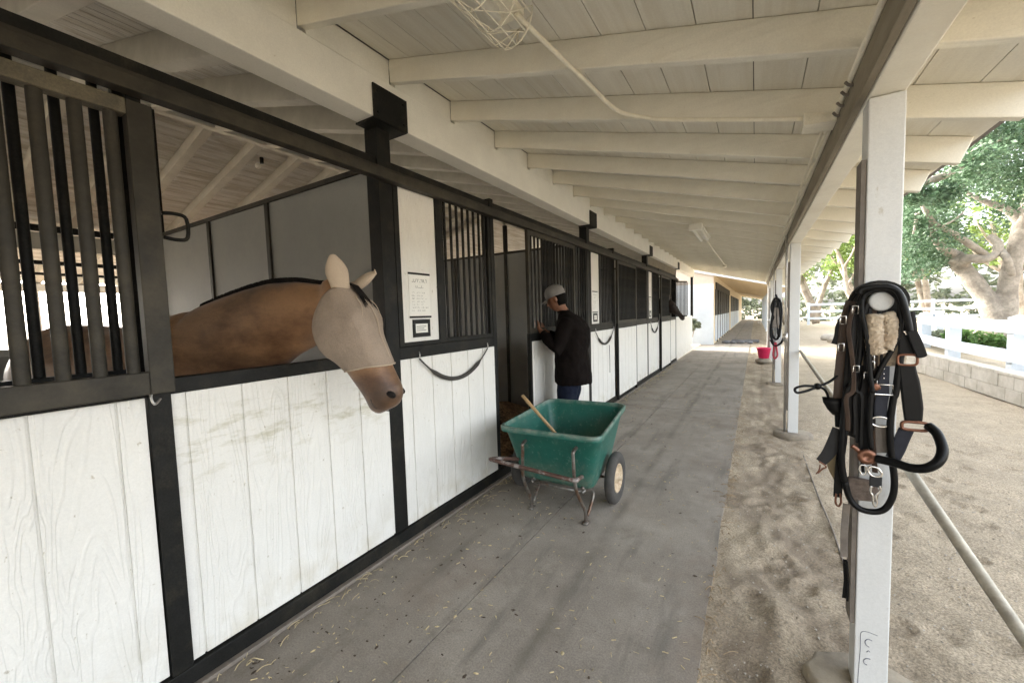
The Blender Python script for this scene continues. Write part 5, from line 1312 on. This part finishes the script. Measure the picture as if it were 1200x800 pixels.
tag(mb.build('straw', MT['straw'], None), 'loose straw stalks scattered along the foot of the stall fronts', 'straw', kind='stuff')
mb = MB()
for i in range(260):
    y = 1.0+7*rnd.random()**1.3; x = E_+rnd.gauss(.03,.03); blade(mb, x, y, sandz(max(x,-.15),y)+.01, rnd.uniform(.02,.08), rnd.uniform(0,6.28), rnd.choice((.0012,.002,.0028)), rnd.uniform(.004,.025), rnd)
tag(mb.build('dry_grass', mat('dry_grass', (.30,.22,.13), .9, .3, 20), None), 'dry roots and grass along the broken edge of the concrete', 'grass', kind='stuff')
mb = MB()
for i in range(11000):
    mb.cur = rnd.choice((0,0,1,2))
    x = rnd.uniform(-.17, 3.2); y = .9+7*rnd.random()**1.5; r = rnd.choice((.002,.003,.003,.004,.005,.007)); z = sandz(x,y)
    c = V((x,y,z+r*.3)); mb.add([c+V((r,0,0)),c+V((0,r*.8,0)),c+V((-r,0,0)),c+V((0,-r,0)),c+V((0,0,r*.8))],[(0,1,4),(1,2,4),(2,3,4),(3,0,4)])
tag(mb.build('gravel', [MT['stone'], MT['sand'], MT['bark']], None), 'small pebbles strewn over the sandy ground', 'gravel', kind='stuff')
mb = MB(); mb.tube(spline([at(940,530,2,.0)+V((0,0,.005)), at(958,580,2,0)+V((0,0,.007)), at(975,620,2,0)+V((0,0,.004)), at(990,665,2,0)+V((0,0,.004))],6), .006, 6)
tag(mb.build('ground_cable', MT['greyleather'], None, smooth=True), 'thin cable half buried in the sand between the first two porch posts', 'cable')
rnd = random.Random(77); mb = MB()
for i in range(620):
    mb.cur = 0 if rnd.random() < .35 else 1
    x = W+.05+(abs(rnd.gauss(0,.45)) if rnd.random() < .7 else rnd.uniform(0,1.75)); y = .8+7*rnd.random()**1.4
    if x > E_-.04: continue
    a = rnd.uniform(0,6.28); L_ = rnd.choice((.004,.006,.008,.013)); q = V((math.cos(a)*L_, math.sin(a)*L_, 0)); s_ = V((-q.y, q.x, 0))*rnd.uniform(.25,.7); c = V((x,y,.0015))
    mb.add([c-q*.9+s_*.5, c+q*.3+s_, c+q, c+q*.2-s_, c-q-s_*.4, c+V((0,0,L_*.35))], [(0,1,5),(1,2,5),(2,3,5),(3,4,5),(4,0,5)])
tag(mb.build('wood_chips', [MT['straw'], mat('dung_crumbs', (.06,.042,.028), .9, .3, 20)], None), 'pale chips and dark crumbs scattered on the concrete aisle', 'litter', kind='stuff')
# ================================================================ LIGHT
w = bpy.data.worlds.new('World'); sc.world = w; w.use_nodes = True; nt = w.node_tree
sky = nt.nodes.new('ShaderNodeTexSky'); sky.sky_type = 'NISHITA'; sky.sun_disc = False
SE, SA = 27, -82     # elevation, compass angle from +y towards +x
sky.sun_elevation = math.radians(SE); sky.sun_rotation = math.radians(SA); sky.air_density = 1.0; sky.dust_density = 4.0; sky.ozone_density = .6
bg = nt.nodes['Background']; nt.links.new(sky.outputs[0], bg.inputs['Color']); bg.inputs['Strength'].default_value = .15
hs = nt.nodes.new('ShaderNodeHueSaturation'); hs.inputs['Saturation'].default_value = .28; nt.links.new(sky.outputs[0], hs.inputs['Color']); nt.links.new(hs.outputs[0], bg.inputs['Color'])
sd = bpy.data.lights.new('sun', 'SUN'); sd.energy = 1.5; sd.angle = math.radians(12); sd.color = (1,.93,.82)
so = bpy.data.objects.new('sun', sd); COL.objects.link(so)
a_, e_ = math.radians(SA), math.radians(SE); sdir = V((math.sin(a_)*math.cos(e_), math.cos(a_)*math.cos(e_), math.sin(e_)))
so.rotation_euler = (-sdir).to_track_quat('-Z', 'Y').to_euler()
vs = sc.view_settings; vs.view_transform = 'Standard'; vs.look = 'None'; vs.exposure = 3.15; vs.gamma = 1; vs.use_curve_mapping = False
cy = sc.cycles; cy.use_denoising = True; cy.max_bounces = 8; cy.diffuse_bounces = 6; cy.glossy_bounces = 3; cy.transmission_bounces = 3; cy.sample_clamp_indirect = 8
cy.use_adaptive_sampling = True; cy.adaptive_threshold = .02
